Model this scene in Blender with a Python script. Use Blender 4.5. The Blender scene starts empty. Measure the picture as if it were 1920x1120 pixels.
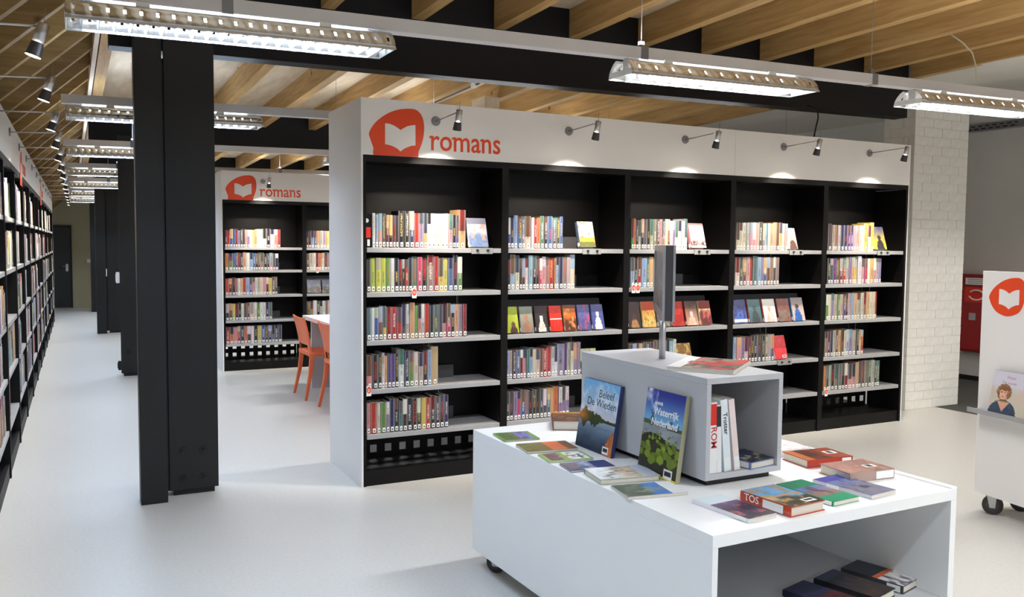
import bpy, math, random
import numpy as np
from mathutils import Matrix, Vector
random.seed(7)
rng = np.random.default_rng(5)
SC = bpy.context.scene
COL = SC.collection

# ------------------------------------------------------------------ camera, world, exposure
def cam_axes(yaw, pitch, roll):
    cy, sy, cp, sp = math.cos(yaw), math.sin(yaw), math.cos(pitch), math.sin(pitch)
    f = Vector((sy*cp, cy*cp, -sp)); r = Vector((cy, -sy, 0)); u = r.cross(f)
    c, s = math.cos(roll), math.sin(roll)
    return c*r + s*u, -s*r + c*u, f
cam_r, cam_u, cam_f = cam_axes(0.4740, 0.0623, 0.0089)
cd = bpy.data.cameras.new('camera'); cd.sensor_width = 36; cd.lens = 1624.4/1920*36
cd.clip_start = 0.05; cd.clip_end = 100
cam = bpy.data.objects.new('camera', cd); COL.objects.link(cam)
CM = Matrix((cam_r, cam_u, -cam_f)).transposed().to_4x4(); CM.translation = (-1.584, -5.0953, 1.5048)
cam.matrix_world = CM
SC.camera = cam
w = bpy.data.worlds.new('daylight'); SC.world = w; w.use_nodes = True
w.node_tree.nodes['Background'].inputs[0].default_value = (0.72, 0.84, 1.0, 1)
w.node_tree.nodes['Background'].inputs[1].default_value = 0.55
SC.view_settings.view_transform = 'Standard'; SC.view_settings.look = 'None'
SC.view_settings.gamma = 1; SC.view_settings.use_curve_mapping = False
SC.view_settings.exposure = 0.92
LAMP_DOWN, LAMP_UP, SPOT_W = 32.0, 6.0, 54.0
LAMP_COL = ((0.62, 0.77, 1.0), (0.93, 0.96, 1.0), (0.97, 0.97, 1.0), (1.0, 0.97, 0.92), (1.0, 0.97, 0.92))
LAMP_K = (1.12, 1.05, .7, 1.05, .85); SPOT_COL = (1.0, 0.90, 0.76)

# ------------------------------------------------------------------ materials
def lin(c):
    return tuple((x/255/12.92 if x/255 <= .04045 else ((x/255+.055)/1.055)**2.4) for x in c)
def nd(t, k, **kw):
    n = t.nodes.new(k)
    for a, b in kw.items(): setattr(n, a, b)
    return n
MATS = {}
def mat(name, rgb, rough=.5, metal=0., spec=.5, var=.06, scale=8., stretch=(1, 1, 1), bump=0., emit=0., coat=0.):
    m = bpy.data.materials.new(name); m.use_nodes = True; t = m.node_tree; p = t.nodes['Principled BSDF']
    p.inputs['Roughness'].default_value = rough; p.inputs['Metallic'].default_value = metal
    p.inputs['Specular IOR Level'].default_value = spec; p.inputs['Coat Weight'].default_value = coat
    c = lin(rgb)
    tc = nd(t, 'ShaderNodeTexCoord'); mp = nd(t, 'ShaderNodeMapping'); mp.inputs['Scale'].default_value = stretch
    t.links.new(tc.outputs['Object'], mp.inputs[0])
    nz = nd(t, 'ShaderNodeTexNoise'); nz.inputs['Scale'].default_value = scale; nz.inputs['Detail'].default_value = 5
    t.links.new(mp.outputs[0], nz.inputs['Vector'])
    rp = nd(t, 'ShaderNodeValToRGB'); rp.color_ramp.elements[0].position = .3; rp.color_ramp.elements[1].position = .7
    rp.color_ramp.elements[0].color = (*[x*(1-var) for x in c], 1); rp.color_ramp.elements[1].color = (*[min(1, x*(1+var)) for x in c], 1)
    t.links.new(nz.outputs[0], rp.inputs[0]); t.links.new(rp.outputs[0], p.inputs['Base Color'])
    if bump:
        b = nd(t, 'ShaderNodeBump'); b.inputs['Strength'].default_value = bump; b.inputs['Distance'].default_value = .002
        t.links.new(nz.outputs[0], b.inputs['Height']); t.links.new(b.outputs[0], p.inputs['Normal'])
    if emit:
        p.inputs['Emission Color'].default_value = (*c, 1); p.inputs['Emission Strength'].default_value = emit
    MATS[name] = m
    return m
M_floor = mat('linoleum', (206, 204, 198), .34, var=.05, scale=60, spec=.45)
M_floord = mat('entrance_mat', (72, 72, 68), .9, var=.2, scale=120)
M_white = mat('white_laminate', (236, 234, 232), .45, var=.015, scale=3)
M_tablew = mat('white_table_laminate', (242, 243, 242), .35, var=.01, scale=3)
M_grey = mat('grey_laminate', (190, 191, 194), .45, var=.02, scale=4)
M_dgrey = mat('inner_grey_laminate', (128, 126, 124), .55, var=.03, scale=4)
M_black = mat('black_shelving', (11, 9, 9), .5, spec=.22, var=.15, scale=5)
M_blackp = mat('black_paint', (25, 25, 25), .42, spec=.35, var=.12, scale=2, stretch=(6, 6, .4), bump=.05)
M_beam = mat('black_beam_paint', (12, 10, 12), .6, spec=.3, var=.15, scale=2, stretch=(.4, 5, 5))
M_shelf = mat('shelf_steel', (176, 176, 178), .36, metal=.25, var=.03, scale=5)
M_back = mat('dark_grey_steel', (74, 72, 76), .5, metal=.2, var=.05)
M_chrome = mat('brushed_metal', (190, 190, 192), .3, metal=.85, var=.05, scale=10, stretch=(1, 1, 20))
M_refl = mat('aluminium_reflector', (205, 203, 200), .26, metal=.92, var=.03, scale=4, stretch=(.5, 10, 10))
M_lamp = mat('lamp_metal', (140, 140, 144), .35, metal=.6, var=.05)
M_lampd = mat('lamp_dark', (72, 70, 70), .4, metal=.5, var=.05)
M_rail = mat('light_rail_white', (214, 210, 208), .45, var=.02)
M_plast = mat('white_plastic', (238, 240, 238), .4, var=.01)
M_tube = mat('fluorescent_tube', (235, 245, 255), .4, var=0, emit=7)
M_bulb = mat('halogen_bulb', (255, 246, 228), .4, var=0, emit=25)
M_glow = mat('louvre_white', (236, 240, 240), .3, var=.01)
M_wall = mat('plaster_wall', (206, 204, 198), .85, var=.04, scale=2, bump=.1)
M_wallf = mat('olive_plaster', (176, 170, 140), .85, var=.03, scale=2)
M_brick = mat('white_brick', (230, 228, 221), .75, var=.05, scale=14, bump=.35)
M_mortar = mat('white_mortar', (222, 219, 211), .85, var=.05, scale=20)
M_ceilw = mat('white_ceiling', (214, 210, 202), .8, var=.03, scale=3)
M_orange = mat('orange_red_print', (228, 70, 24), .5, var=.02)
M_chair = mat('orange_plastic', (238, 118, 72), .42, var=.03)
M_rubber = mat('caster_rubber', (46, 44, 44), .6, var=.08)
M_page = mat('book_pages', (226, 216, 196), .8, var=.07, scale=4, stretch=(160, 160, 1))
M_pagef = mat('flat_book_pages', (224, 216, 200), .8, var=.07, scale=3, stretch=(1, 1, 260))
M_red = mat('red_cabinet', (150, 22, 22), .45, var=.05)
M_redb = mat('bright_red_sign', (214, 40, 28), .5, var=.02)
M_cable = mat('black_cable', (22, 22, 22), .5, var=.1)
M_cablew = mat('pale_cable', (186, 178, 160), .5, var=.05)
M_inkd = mat('dark_blue_ink', (28, 62, 86), .5, var=.02)
M_inkw = mat('white_ink', (244, 244, 242), .5, var=.01)
M_inkk = mat('black_ink', (34, 30, 32), .5, var=.02)
M_inkp = mat('dusty_pink_ink', (166, 112, 132), .5, var=.02)
M_inkr = mat('red_ink', (196, 50, 44), .5, var=.02)
M_clear = mat('clear_acrylic', (150, 152, 152), .2, var=.02)
M_door = mat('dark_door', (34, 34, 36), .5, var=.1)

def wood(name, a, b, stretch, rough=.6):
    m = bpy.data.materials.new(name); m.use_nodes = True; t = m.node_tree; p = t.nodes['Principled BSDF']
    p.inputs['Roughness'].default_value = rough; p.inputs['Specular IOR Level'].default_value = .3
    tc = nd(t, 'ShaderNodeTexCoord'); mp = nd(t, 'ShaderNodeMapping'); mp.inputs['Scale'].default_value = stretch
    oi = nd(t, 'ShaderNodeObjectInfo'); ad = nd(t, 'ShaderNodeVectorMath', operation='ADD')
    mu = nd(t, 'ShaderNodeVectorMath', operation='SCALE'); mu.inputs[0].default_value = (13, 7, 5)
    t.links.new(oi.outputs['Random'], mu.inputs['Scale'])
    t.links.new(tc.outputs['Object'], ad.inputs[0]); t.links.new(mu.outputs[0], ad.inputs[1]); t.links.new(ad.outputs[0], mp.inputs[0])
    n1 = nd(t, 'ShaderNodeTexNoise'); n1.inputs['Scale'].default_value = 3; n1.inputs['Detail'].default_value = 6; n1.inputs['Distortion'].default_value = .6
    t.links.new(mp.outputs[0], n1.inputs['Vector'])
    rp = nd(t, 'ShaderNodeValToRGB'); rp.color_ramp.elements[0].position = .32; rp.color_ramp.elements[1].position = .66
    rp.color_ramp.elements[0].color = (*lin(a), 1); rp.color_ramp.elements[1].color = (*lin(b), 1)
    t.links.new(n1.outputs[0], rp.inputs[0])
    # scattered knots
    vo = nd(t, 'ShaderNodeTexVoronoi'); vo.inputs['Scale'].default_value = 2.2; t.links.new(ad.outputs[0], vo.inputs['Vector'])
    kr = nd(t, 'ShaderNodeValToRGB'); kr.color_ramp.elements[0].position = .03; kr.color_ramp.elements[1].position = .075
    kr.color_ramp.elements[0].color = (.35, .25, .18, 1); kr.color_ramp.elements[1].color = (1, 1, 1, 1)
    t.links.new(vo.outputs['Distance'], kr.inputs[0])
    mx = nd(t, 'ShaderNodeMix', data_type='RGBA', blend_type='MULTIPLY'); mx.inputs[0].default_value = 1
    t.links.new(rp.outputs[0], mx.inputs[6]); t.links.new(kr.outputs[0], mx.inputs[7]); t.links.new(mx.outputs[2], p.inputs['Base Color'])
    return m
M_wood = wood('pine_rafter', (166, 130, 78), (190, 156, 104), (9, .7, 9))
M_woodx = wood('pine_lean_to_rafter', (134, 106, 62), (158, 130, 84), (.7, 9, 9))
M_deck = wood('pale_roof_panel', (202, 184, 156), (222, 206, 180), (4, .8, 4))
M_woodw = wood('pale_fascia', (220, 200, 176), (236, 222, 204), (9, .6, 9))

def print_mat(name, rough, text):
    """Flat print on covers: colour per face, with lines of letter-like marks down a spine where the uv says so."""
    m = bpy.data.materials.new(name); m.use_nodes = True; t = m.node_tree; p = t.nodes['Principled BSDF']
    p.inputs['Roughness'].default_value = rough
    a = nd(t, 'ShaderNodeAttribute', attribute_name='Col'); last = a.outputs['Color']
    if text:
        ink = nd(t, 'ShaderNodeAttribute', attribute_name='Ink')
        uv = nd(t, 'ShaderNodeUVMap', uv_map='UVMap'); sx = nd(t, 'ShaderNodeSeparateXYZ'); t.links.new(uv.outputs[0], sx.inputs[0])
        def mth(op, x, y=None):
            n = nd(t, 'ShaderNodeMath', operation=op)
            for i, q in enumerate((x, y)):
                if q is None: continue
                if isinstance(q, (int, float)): n.inputs[i].default_value = q
                else: t.links.new(q, n.inputs[i])
            return n.outputs[0]
        U, V = sx.outputs[0], sx.outputs[1]
        inside = mth('MULTIPLY', mth('MULTIPLY', mth('GREATER_THAN', U, .36), mth('LESS_THAN', U, .66)), mth('MULTIPLY', mth('GREATER_THAN', V, 0.), mth('LESS_THAN', V, 1.)))
        cb = nd(t, 'ShaderNodeCombineXYZ')
        t.links.new(mth('FLOOR', mth('MULTIPLY', U, 9)), cb.inputs[0]); t.links.new(mth('FLOOR', mth('MULTIPLY', V, 46)), cb.inputs[1])
        t.links.new(ink.outputs['Alpha'], cb.inputs[2])
        wn = nd(t, 'ShaderNodeTexWhiteNoise', noise_dimensions='3D'); t.links.new(cb.outputs[0], wn.inputs['Vector'])
        fac = mth('MULTIPLY', mth('MULTIPLY', inside, mth('GREATER_THAN', wn.outputs['Value'], .5)), .7)
        mx = nd(t, 'ShaderNodeMix', data_type='RGBA'); t.links.new(fac, mx.inputs[0]); t.links.new(last, mx.inputs[6]); t.links.new(ink.outputs['Color'], mx.inputs[7])
        last = mx.outputs[2]
    t.links.new(last, p.inputs['Base Color'])
    return m
M_spine = print_mat('printed_spine', .38, True)
M_cover = print_mat('printed_cover', .3, False)

# ------------------------------------------------------------------ mesh builder
class MB:
    def __init__(s): s.v, s.f, s.m, s.c, s.k, s.uv, s.sm = [], [], [], [], [], [], []
    def face(s, pts, mi=0, col=None, ink=None, uv=None, smooth=False):
        n = len(s.v); s.v += [tuple(p) for p in pts]; s.f.append(tuple(range(n, n+len(pts)))); s.m.append(mi); s.c.append(col); s.k.append(ink); s.uv.append(uv); s.sm.append(smooth)
    def poly(s, verts, faces, mi=0, col=None, smooth=False):
        n = len(s.v); s.v += [tuple(p) for p in verts]
        for f in faces:
            s.f.append(tuple(n+i for i in f)); s.m.append(mi); s.c.append(col); s.k.append(None); s.uv.append(None); s.sm.append(smooth)
    def box(s, x0, x1, y0, y1, z0, z1, mi=0, col=None, M=None):
        P = [(x, y, z) for z in (z0, z1) for y in (y0, y1) for x in (x0, x1)]
        if M is not None: P = [M @ Vector(p) for p in P]
        s.poly(P, [(0, 2, 3, 1), (4, 5, 7, 6), (0, 1, 5, 4), (2, 6, 7, 3), (0, 4, 6, 2), (1, 3, 7, 5)], mi, col)
    def cyl(s, a, b, r0, r1=None, n=12, mi=0, caps=True):
        a, b = Vector(a), Vector(b); r1 = r0 if r1 is None else r1
        d = (b-a).normalized(); q = d.orthogonal().normalized(); e = d.cross(q)
        P = []
        for c, r in ((a, r0), (b, r1)):
            for i in range(n):
                t = 2*math.pi*i/n; P.append(c + q*(r*math.cos(t)) + e*(r*math.sin(t)))
        s.poly(P, [(i, (i+1) % n, n+(i+1) % n, n+i) for i in range(n)], mi, smooth=True)
        if caps:
            k = len(s.v)-2*n
            for f in (tuple(range(n-1, -1, -1)), tuple(range(n, 2*n))):
                s.f.append(tuple(k+i for i in f)); s.m.append(mi); s.c.append(None); s.k.append(None); s.uv.append(None); s.sm.append(False)
    def tube(s, pts, r, n=6, mi=0):
        pts = [Vector(p) for p in pts]; P = []
        for i, p in enumerate(pts):
            d = (pts[min(i+1, len(pts)-1)]-pts[max(i-1, 0)]).normalized(); q = Vector((d.z, d.x, d.y)).cross(d)
            q = q.normalized() if q.length > 1e-6 else d.orthogonal().normalized(); e = d.cross(q)
            for k in range(n):
                t = 2*math.pi*k/n; P.append(p+q*(r*math.cos(t))+e*(r*math.sin(t)))
        F = [(i*n+k, i*n+(k+1) % n, (i+1)*n+(k+1) % n, (i+1)*n+k) for i in range(len(pts)-1) for k in range(n)]
        F += [tuple(range(n-1, -1, -1)), tuple((len(pts)-1)*n+k for k in range(n))]
        s.poly(P, F, mi, smooth=True)
    def prism(s, out, h0, h1, mi=0, M=None):
        n = len(out); P = [(x, y, h0) for x, y in out]+[(x, y, h1) for x, y in out]
        if M is not None: P = [M @ Vector(p) for p in P]
        s.poly(P, [tuple(range(n-1, -1, -1)), tuple(range(n, 2*n))]+[(i, (i+1) % n, n+(i+1) % n, n+i) for i in range(n)], mi)
    def mesh(s, name, mats):
        me = bpy.data.meshes.new(name); me.from_pydata(s.v, [], s.f); me.update()
        for m in (mats if isinstance(mats, (list, tuple)) else [mats]): me.materials.append(m)
        me.polygons.foreach_set('material_index', s.m); me.polygons.foreach_set('use_smooth', s.sm)
        if any(c is not None for c in s.c):
            cnt = [len(f) for f in s.f]
            ca = me.color_attributes.new('Col', 'FLOAT_COLOR', 'CORNER')
            A = np.repeat(np.array([(*(c or (1, 1, 1)), 1.) for c in s.c]), cnt, axis=0); ca.data.foreach_set('color', A.ravel())
            if any(k is not None for k in s.k):
                ka = me.color_attributes.new('Ink', 'FLOAT_COLOR', 'CORNER')
                A = np.repeat(np.array([k or (0, 0, 0, 0.) for k in s.k]), cnt, axis=0); ka.data.foreach_set('color', A.ravel())
                ul = me.uv_layers.new(name='UVMap'); B = []
                for f, u in zip(s.f, s.uv): B += list(u) if u else [(-5, -5)]*len(f)
                ul.data.foreach_set('uv', np.array(B).ravel())
        return me
    def build(s, name, mats, parent=None, bevel=0, M=None):
        o = bpy.data.objects.new(name, s.mesh(name, mats)); COL.objects.link(o)
        if parent is not None: o.parent = parent
        if M is not None: o.matrix_local = M
        if bevel:
            b = o.modifiers.new('bevel', 'BEVEL'); b.width = bevel; b.segments = 2; b.limit_method = 'ANGLE'
        return o
def boxo(name, m, parent, x0, x1, y0, y1, z0, z1, bevel=0):
    b = MB(); b.box(x0, x1, y0, y1, z0, z1); return b.build(name, m, parent, bevel)
def tag(o, label=None, cat=None, group=None, kind=None):
    for k, v in (('label', label), ('category', cat), ('group', group), ('kind', kind)):
        if v: o[k] = v
    return o
def empty(name, M=None, label=None, cat=None, group=None, kind=None):
    o = bpy.data.objects.new(name, None); o.empty_display_size = .1; COL.objects.link(o)
    if M is not None: o.matrix_world = M
    return tag(o, label, cat, group, kind)
def axes(o, x, y, z):
    m = Matrix((Vector(x).normalized(), Vector(y).normalized(), Vector(z).normalized())).transposed().to_4x4(); m.translation = o; return m
def T(x, y, z): return Matrix.Translation((x, y, z))
def kids(o): return [c for c in o.children]
def copy_tree(o, parent=None):
    c = o.copy(); COL.objects.link(c)
    if parent is not None: c.parent = parent
    for ch in kids(o): copy_tree(ch, c)
    return c
def struct(o): o['kind'] = 'structure'; return o
def text_obj(s, size, m, parent, M, bold=0., align='LEFT', xs=1., name='lettering', extrude=.0004, shear=0):
    cu = bpy.data.curves.new('lettering', 'FONT'); cu.body = s; cu.size = size; cu.offset = bold; cu.align_x = align; cu.extrude = extrude; cu.resolution_u = 3; cu.shear = shear
    cu.space_line = .9
    to = bpy.data.objects.new('lettering', cu); COL.objects.link(to)
    me = bpy.data.meshes.new_from_object(to); bpy.data.objects.remove(to); bpy.data.curves.remove(cu)
    me.materials.clear(); me.materials.append(m)
    for v in me.vertices: v.co.x *= xs
    o = bpy.data.objects.new(name, me); COL.objects.link(o); o.parent = parent; o.matrix_local = M
    return o
def smooth_loop(P, n=5):
    out = []; N = len(P)
    for i in range(N):
        p0, p1, p2, p3 = (np.array(P[(i+k-1) % N]) for k in range(4))
        for j in range(n):
            t = j/n; out.append(tuple(.5*((2*p1)+(-p0+p2)*t+(2*p0-5*p1+4*p2-p3)*t*t+(-p0+3*p1-3*p2+p3)*t**3)))
    return out

# ------------------------------------------------------------------ room shell
YN, YF = -9.5, 16.7
struct(boxo('floor', M_floor, None, -2.5, 5.72, YN, YF+.2, -.1, 0))
struct(boxo('entrance_floor', M_floord, None, 5.72, 7.8, YN, YF+.2, -.1, -.002))
struct(boxo('wall_left', M_wall, None, -2.55, -2.42, YN, YF+.2, 0, 3.2))
struct(boxo('wall_right', M_wall, None, 7.63, 7.8, YN, YF+.2, 0, 3.4))
struct(boxo('baseboard_right', M_blackp, None, 7.615, 7.63, YN, YF, 0, .05))
struct(boxo('wall_far', M_wallf, None, -2.5, 7.8, YF, YF+.15, 0, 3.4))
wb = MB()   # daylight comes in over a low sill at the near end of the hall
wb.box(-2.5, 7.8, YN-.15, YN, 0, .7); wb.box(-2.5, 7.8, YN-.15, YN, 2.7, 3.4)
wb.build('wall_near', M_wall)['kind'] = 'structure'
dr = struct(empty('door_1', T(-1.72, YF, 0)))
boxo('leaf', M_door, dr, -.45, .19, -.05, -.01, .02, 1.80, .003)
boxo('frame', M_blackp, dr, .19, .225, -.06, -.0, 0, 1.84)
boxo('frame', M_blackp, dr, -.5, .225, -.06, -.0, 1.80, 1.84)
hb = MB(); hb.cyl((.12, -.05, .93), (.12, -.09, .93), .009); hb.cyl((.12, -.09, .93), (.0, -.09, .93), .008); hb.box(.095, .145, -.056, -.05, .82, .98)
hb.build('handle', M_chrome, dr)
sp = empty('wall_switch', T(-1.16, YF, 1.05), 'small square switch plate on the olive wall beside the dark door', 'switch')
boxo('plate', M_plast, sp, -.04, .04, -.012, 0, -.04, .04, .002); boxo('rocker', M_plast, sp, -.025, .025, -.018, -.012, -.03, .03)

def roofz(x, y): return 2.955 + .0138*x - .021*(y-.3)       # underside of the rafters
RH = .2
BEAM_Y = [.3, 5.4, 10.5, 15.3]
ceil = struct(empty('ceiling'))
# roof panels over the rafters, joints between them
XS = [-1.36 + .594*2*i for i in range(6)] + [5.2]
YS = [YN, -7, -4.5, -2.05] + [.4+2.5*i for i in range(7)]
for i in range(len(XS)-1):
    for j in range(len(YS)-1):
        b = MB(); x0, x1, y0, y1 = XS[i]+.003, XS[i+1]-.003, YS[j]+.003, YS[j+1]-.003
        P = [(x, y, roofz(x, y)+RH+dz) for dz in (0, .03) for y in (y0, y1) for x in (x0, x1)]
        b.poly(P, [(0, 2, 3, 1), (4, 5, 7, 6), (0, 1, 5, 4), (2, 6, 7, 3), (0, 4, 6, 2), (1, 3, 7, 5)])
        b.build('panel', M_deck, ceil)
lid = MB(); lid.box(-2.6, 7.9, YN, YF+.2, 3.55, 3.6); lid.build('roof_board', M_mortar, ceil)
spans = [(YN, .3), (.44, 5.4), (5.54, 10.5), (10.64, 15.3), (15.44, YF)]
for (y0, y1) in spans:
    ym = (y0+y1)/2
    for k in range(-3, 9):
        x = .434 + .594*k
        if x > 5.2: continue
        b = MB(); P = []
        for zz in (0, RH):
            for y in (y0, y1):
                for dx in (0, .085): P.append((dx, y-ym, roofz(x, y)+zz))
        b.poly(P, [(0, 2, 3, 1), (4, 5, 7, 6), (0, 1, 5, 4), (2, 6, 7, 3), (0, 4, 6, 2), (1, 3, 7, 5)])
        b.build('rafter', M_wood, ceil, M=T(x, ym, 0))
# lean-to over the book aisle: rafters fall towards the outer wall
aisle = struct(empty('aisle_ceiling'))
JX, SL = -1.36, .93
def jz(y): return roofz(JX, y)+.03
fb = MB()
for (y0, y1) in spans:
    P = [(x, y, jz(y)+z) for z in (-.05, .24) for y in (y0, y1) for x in (JX-.03, JX)]
    fb.poly(P, [(0, 2, 3, 1), (4, 5, 7, 6), (0, 1, 5, 4), (2, 6, 7, 3), (0, 4, 6, 2), (1, 3, 7, 5)])
    fb.build('fascia', M_woodw, aisle); fb = MB()
X1 = -2.43
y = YN+.2
while y < YF:
    b = MB(); a = .085; xs = ((JX-.03, 0), (X1, SL*(JX-.03-X1))); P = []
    for dz in (0, .16):
        for dy in (0, a):
            for (x, d) in xs: P.append((x, dy, jz(y)-d+dz))
    b.poly(P, [(0, 2, 3, 1), (4, 5, 7, 6), (0, 1, 5, 4), (2, 6, 7, 3), (0, 4, 6, 2), (1, 3, 7, 5)])
    b.build('rafter', M_woodx, aisle, M=T(0, y, 0))
    y2 = min(y+.6, YF)
    b = MB(); P = []
    for dz in (.165, .185):
        for yy in (y+.002, y2-.002):
            for (x, d) in xs: P.append((x, yy, jz(y)-d+dz))
    b.poly(P, [(0, 2, 3, 1), (4, 5, 7, 6), (0, 1, 5, 4), (2, 6, 7, 3), (0, 4, 6, 2), (1, 3, 7, 5)])
    b.build('panel', M_woodx, aisle)
    y += .6
# pier-line lintel and hall ceiling
struct(boxo('lintel', M_ceilw, None, 5.22, 6.06, YN, YF, 3.04, 3.5))
struct(boxo('hall_ceiling', M_ceilw, None, 6.06, 7.63, YN, YF, 3.10, 3.5))
# beams
for k, yb in enumerate(BEAM_Y):
    b = MB(); P = []; z0 = (2.60, 2.575, 2.55, 2.52)[k]
    for top in (0, 1):
        for y in (yb, yb+.14):
            for x in (-1.355, 5.16): P.append((x, y, roofz(x, yb)+RH if top else z0+.0125*(x+.78)))
    b.poly(P, [(0, 2, 3, 1), (4, 5, 7, 6), (0, 1, 5, 4), (2, 6, 7, 3), (0, 4, 6, 2), (1, 3, 7, 5)])
    struct(b.build('beam', M_beam, None))
# columns: a post and a wider plate bolted to a base
for k, yb in enumerate(BEAM_Y):
    c = struct(empty('column', T((0, 0, .06, .085)[k], yb-.1, 0)))
    zt = 2.66
    if k != 1:
        boxo('post', M_blackp, c, -1.239, -1.095, -.02, .10, 0, zt + (.5 if k == 0 else 0), .003)
    boxo('plate', M_blackp, c, -1.077, -.80, .085, .099, .035, zt + (.5 if k == 0 else 0), .003)
    boxo('web', M_blackp, c, -1.12 if k != 1 else -1.06, -.82, .10, .24, .035, 2.55)
    boxo('base_plate', M_blackp, c, -1.05, -.82, .11, .23, 0, .035)
    if k < 3:
        for bx in (-1.0, -.885):
            for bz in (.10, .265):
                b = MB(); b.cyl((bx, .085, bz), (bx, .079, bz), .024, n=16); b.cyl((bx, .079, bz), (bx, .068, bz), .013, .011, n=6); b.build('bolt', M_blackp, c)
    if k in (1, 2):
        xs = -1.077 if k == 1 else -1.095
        s = empty('column_switch', T(xs if k == 1 else -1.02, yb+.03 if k == 1 else yb-.06, 1.10 if k == 1 else .99), ('white switch box on the edge of the second black column', 'white switch box on the edge of the third black column')[k-1], 'switch', 'column switches')
        boxo('housing', M_plast, s, -.035, 0, -.035, .035, -.06, .06, .003); boxo('rocker', M_plast, s, -.04, -.035, -.02, .02, -.04, .04)
    if k == 1:
        s = empty('socket_box', T(-1.077, yb+.03, .12), 'small dark socket box low on the second black column', 'socket')
        boxo('housing', M_blackp, s, -.03, 0, -.03, .03, -.05, .05, .003); boxo('lid', M_blackp, s, -.036, -.03, -.024, .024, -.03, .03)
# white brick pier
pier = struct(empty('brick_pillar'))
px0, px1, py0, py1 = 5.30, 6.05, .32, .66
boxo('mortar_core', M_mortar, pier, px0+.004, px1-.004, py0+.004, py1, 0, 3.04)
hc = .0842; n = 36
bmesh_cache = {}
def brick(L, axis):
    k = (round(L, 3), axis)
    if k not in bmesh_cache:
        b = MB(); h = hc-.004
        if axis == 'x': b.box(0, L, 0, .02, 0, h)
        else: b.box(0, .02, 0, L, 0, h)
        bmesh_cache[k] = b.mesh('brick', M_brick)
    o = bpy.data.objects.new('brick', bmesh_cache[k]); COL.objects.link(o); o.parent = pier
    return o
for r in range(n):
    z = r*hc+.003; off = 0 if r % 2 else .125
    x = px0
    while x < px1-.02:
        L = min((.25 if x > px0 else .25-off), px1-x)
        brick(L-.004, 'x').location = (x, py0+.001-random.uniform(0, .0015), z); x += L
    y = py0+.02
    while y < py1-.03:
        L = min((.25 if y > py0+.02 else .105+off), py1-y)
        brick(L-.004, 'y').location = (px0+.001-random.uniform(0, .0015), y, z); y += L

# ------------------------------------------------------------------ light rails and fluorescent fixtures
ROWY = [-6.85, -4.3, -1.75, .8, 3.35, 5.9, 8.45, 11.0, 13.55]  # first two rows are unseen, added to light the near end
TILT = .0155
def railz(x): return 2.346 + TILT*(x+.1)
FL = 1.143
def make_fixture(np_=12):
    root = empty('ceiling_light')
    prof = [(.034, -.007), (.055, -.018), (.074, -.036), (.088, -.054), (.097, -.082)]
    for sgn in (-1, 1):
        b = MB(); xs = [0]
        st = FL/np_
        for i in range(np_): xs += [i*st+st/2-.005, i*st+st/2+.005]
        xs.append(FL)
        for i in range(len(xs)-1):
            for j in range(len(prof)-1):
                if i % 2 == 1 and j == 2: continue
                (ya, za), (yb, zb) = prof[j], prof[j+1]
                q = [(xs[i], sgn*ya, za), (xs[i+1], sgn*ya, za), (xs[i+1], sgn*yb, zb), (xs[i], sgn*yb, zb)]
                b.face(q if sgn < 0 else q[::-1], smooth=True)
        o = b.build('reflector', M_refl, root)
        import bmesh
        bm = bmesh.new(); bm.from_mesh(o.data); bmesh.ops.remove_doubles(bm, verts=bm.verts, dist=1e-5); bm.to_mesh(o.data); bm.free()
        s = o.modifiers.new('thickness', 'SOLIDIFY'); s.thickness = .0015; s.offset = 1
        boxo('louvre_rail', M_refl, root, 0, FL, sgn*.097-.003, sgn*.097+.003, -.086, -.078)
    me = None
    for i in range(np_+1):
        b = MB(); x = i*FL/np_; x = min(max(x, .003), FL-.003)
        if me is None:
            b.poly([(-.0015, -.094, -.084), (.0015, -.094, -.084), (.0015, .094, -.084), (-.0015, .094, -.084), (-.004, -.086, -.058), (.004, -.086, -.058), (.004, .086, -.058), (-.004, .086, -.058)],
                   [(0, 3, 2, 1), (4, 5, 6, 7), (0, 1, 5, 4), (1, 2, 6, 5), (2, 3, 7, 6), (3, 0, 4, 7)])
            me = b.mesh('louvre_blade', M_glow)
        o = bpy.data.objects.new('louvre_blade', me); COL.objects.link(o); o.parent = root; o.location = (x, 0, 0)
    b = MB(); b.cyl((.04, 0, -.026), (FL-.04, 0, -.026), .0085, n=10); b.build('tube', M_tube, root)
    for x in (.03, FL-.09): boxo('mounting_bracket', M_rail, root, x, x+.06, -.022, .022, -.055, 0, .002)
    for x in (.22, .86): boxo('clip', M_plast, root, x, x+.045, -.045, -.03, -.018, .004, .002)
    for nm, z, e, rx, sy in (('lamp_down', -.050, LAMP_DOWN, 0, .05), ('lamp_up', .068, LAMP_UP, math.pi, .10)):
        l = bpy.data.lights.new(nm, 'AREA'); l.shape = 'RECTANGLE'; l.size = FL-.08; l.size_y = sy; l.energy = e
        o = bpy.data.objects.new(nm, l); COL.objects.link(o); o.parent = root; o.location = (FL/2, 0, z); o.rotation_euler = (rx, 0, 0)
    return root
proto = {}
def tint(o, c, back):
    for ch in o.children:
        if ch.type == 'LIGHT':
            k = (ch.name.split('.')[0], c, back)
            if k not in lights:
                lights[k] = ch.data.copy(); lights[k].color = LAMP_COL[c]; lights[k].energy *= LAMP_K[c]*(.6 if back else 1)
            ch.data = lights[k]
lights = {}
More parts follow.
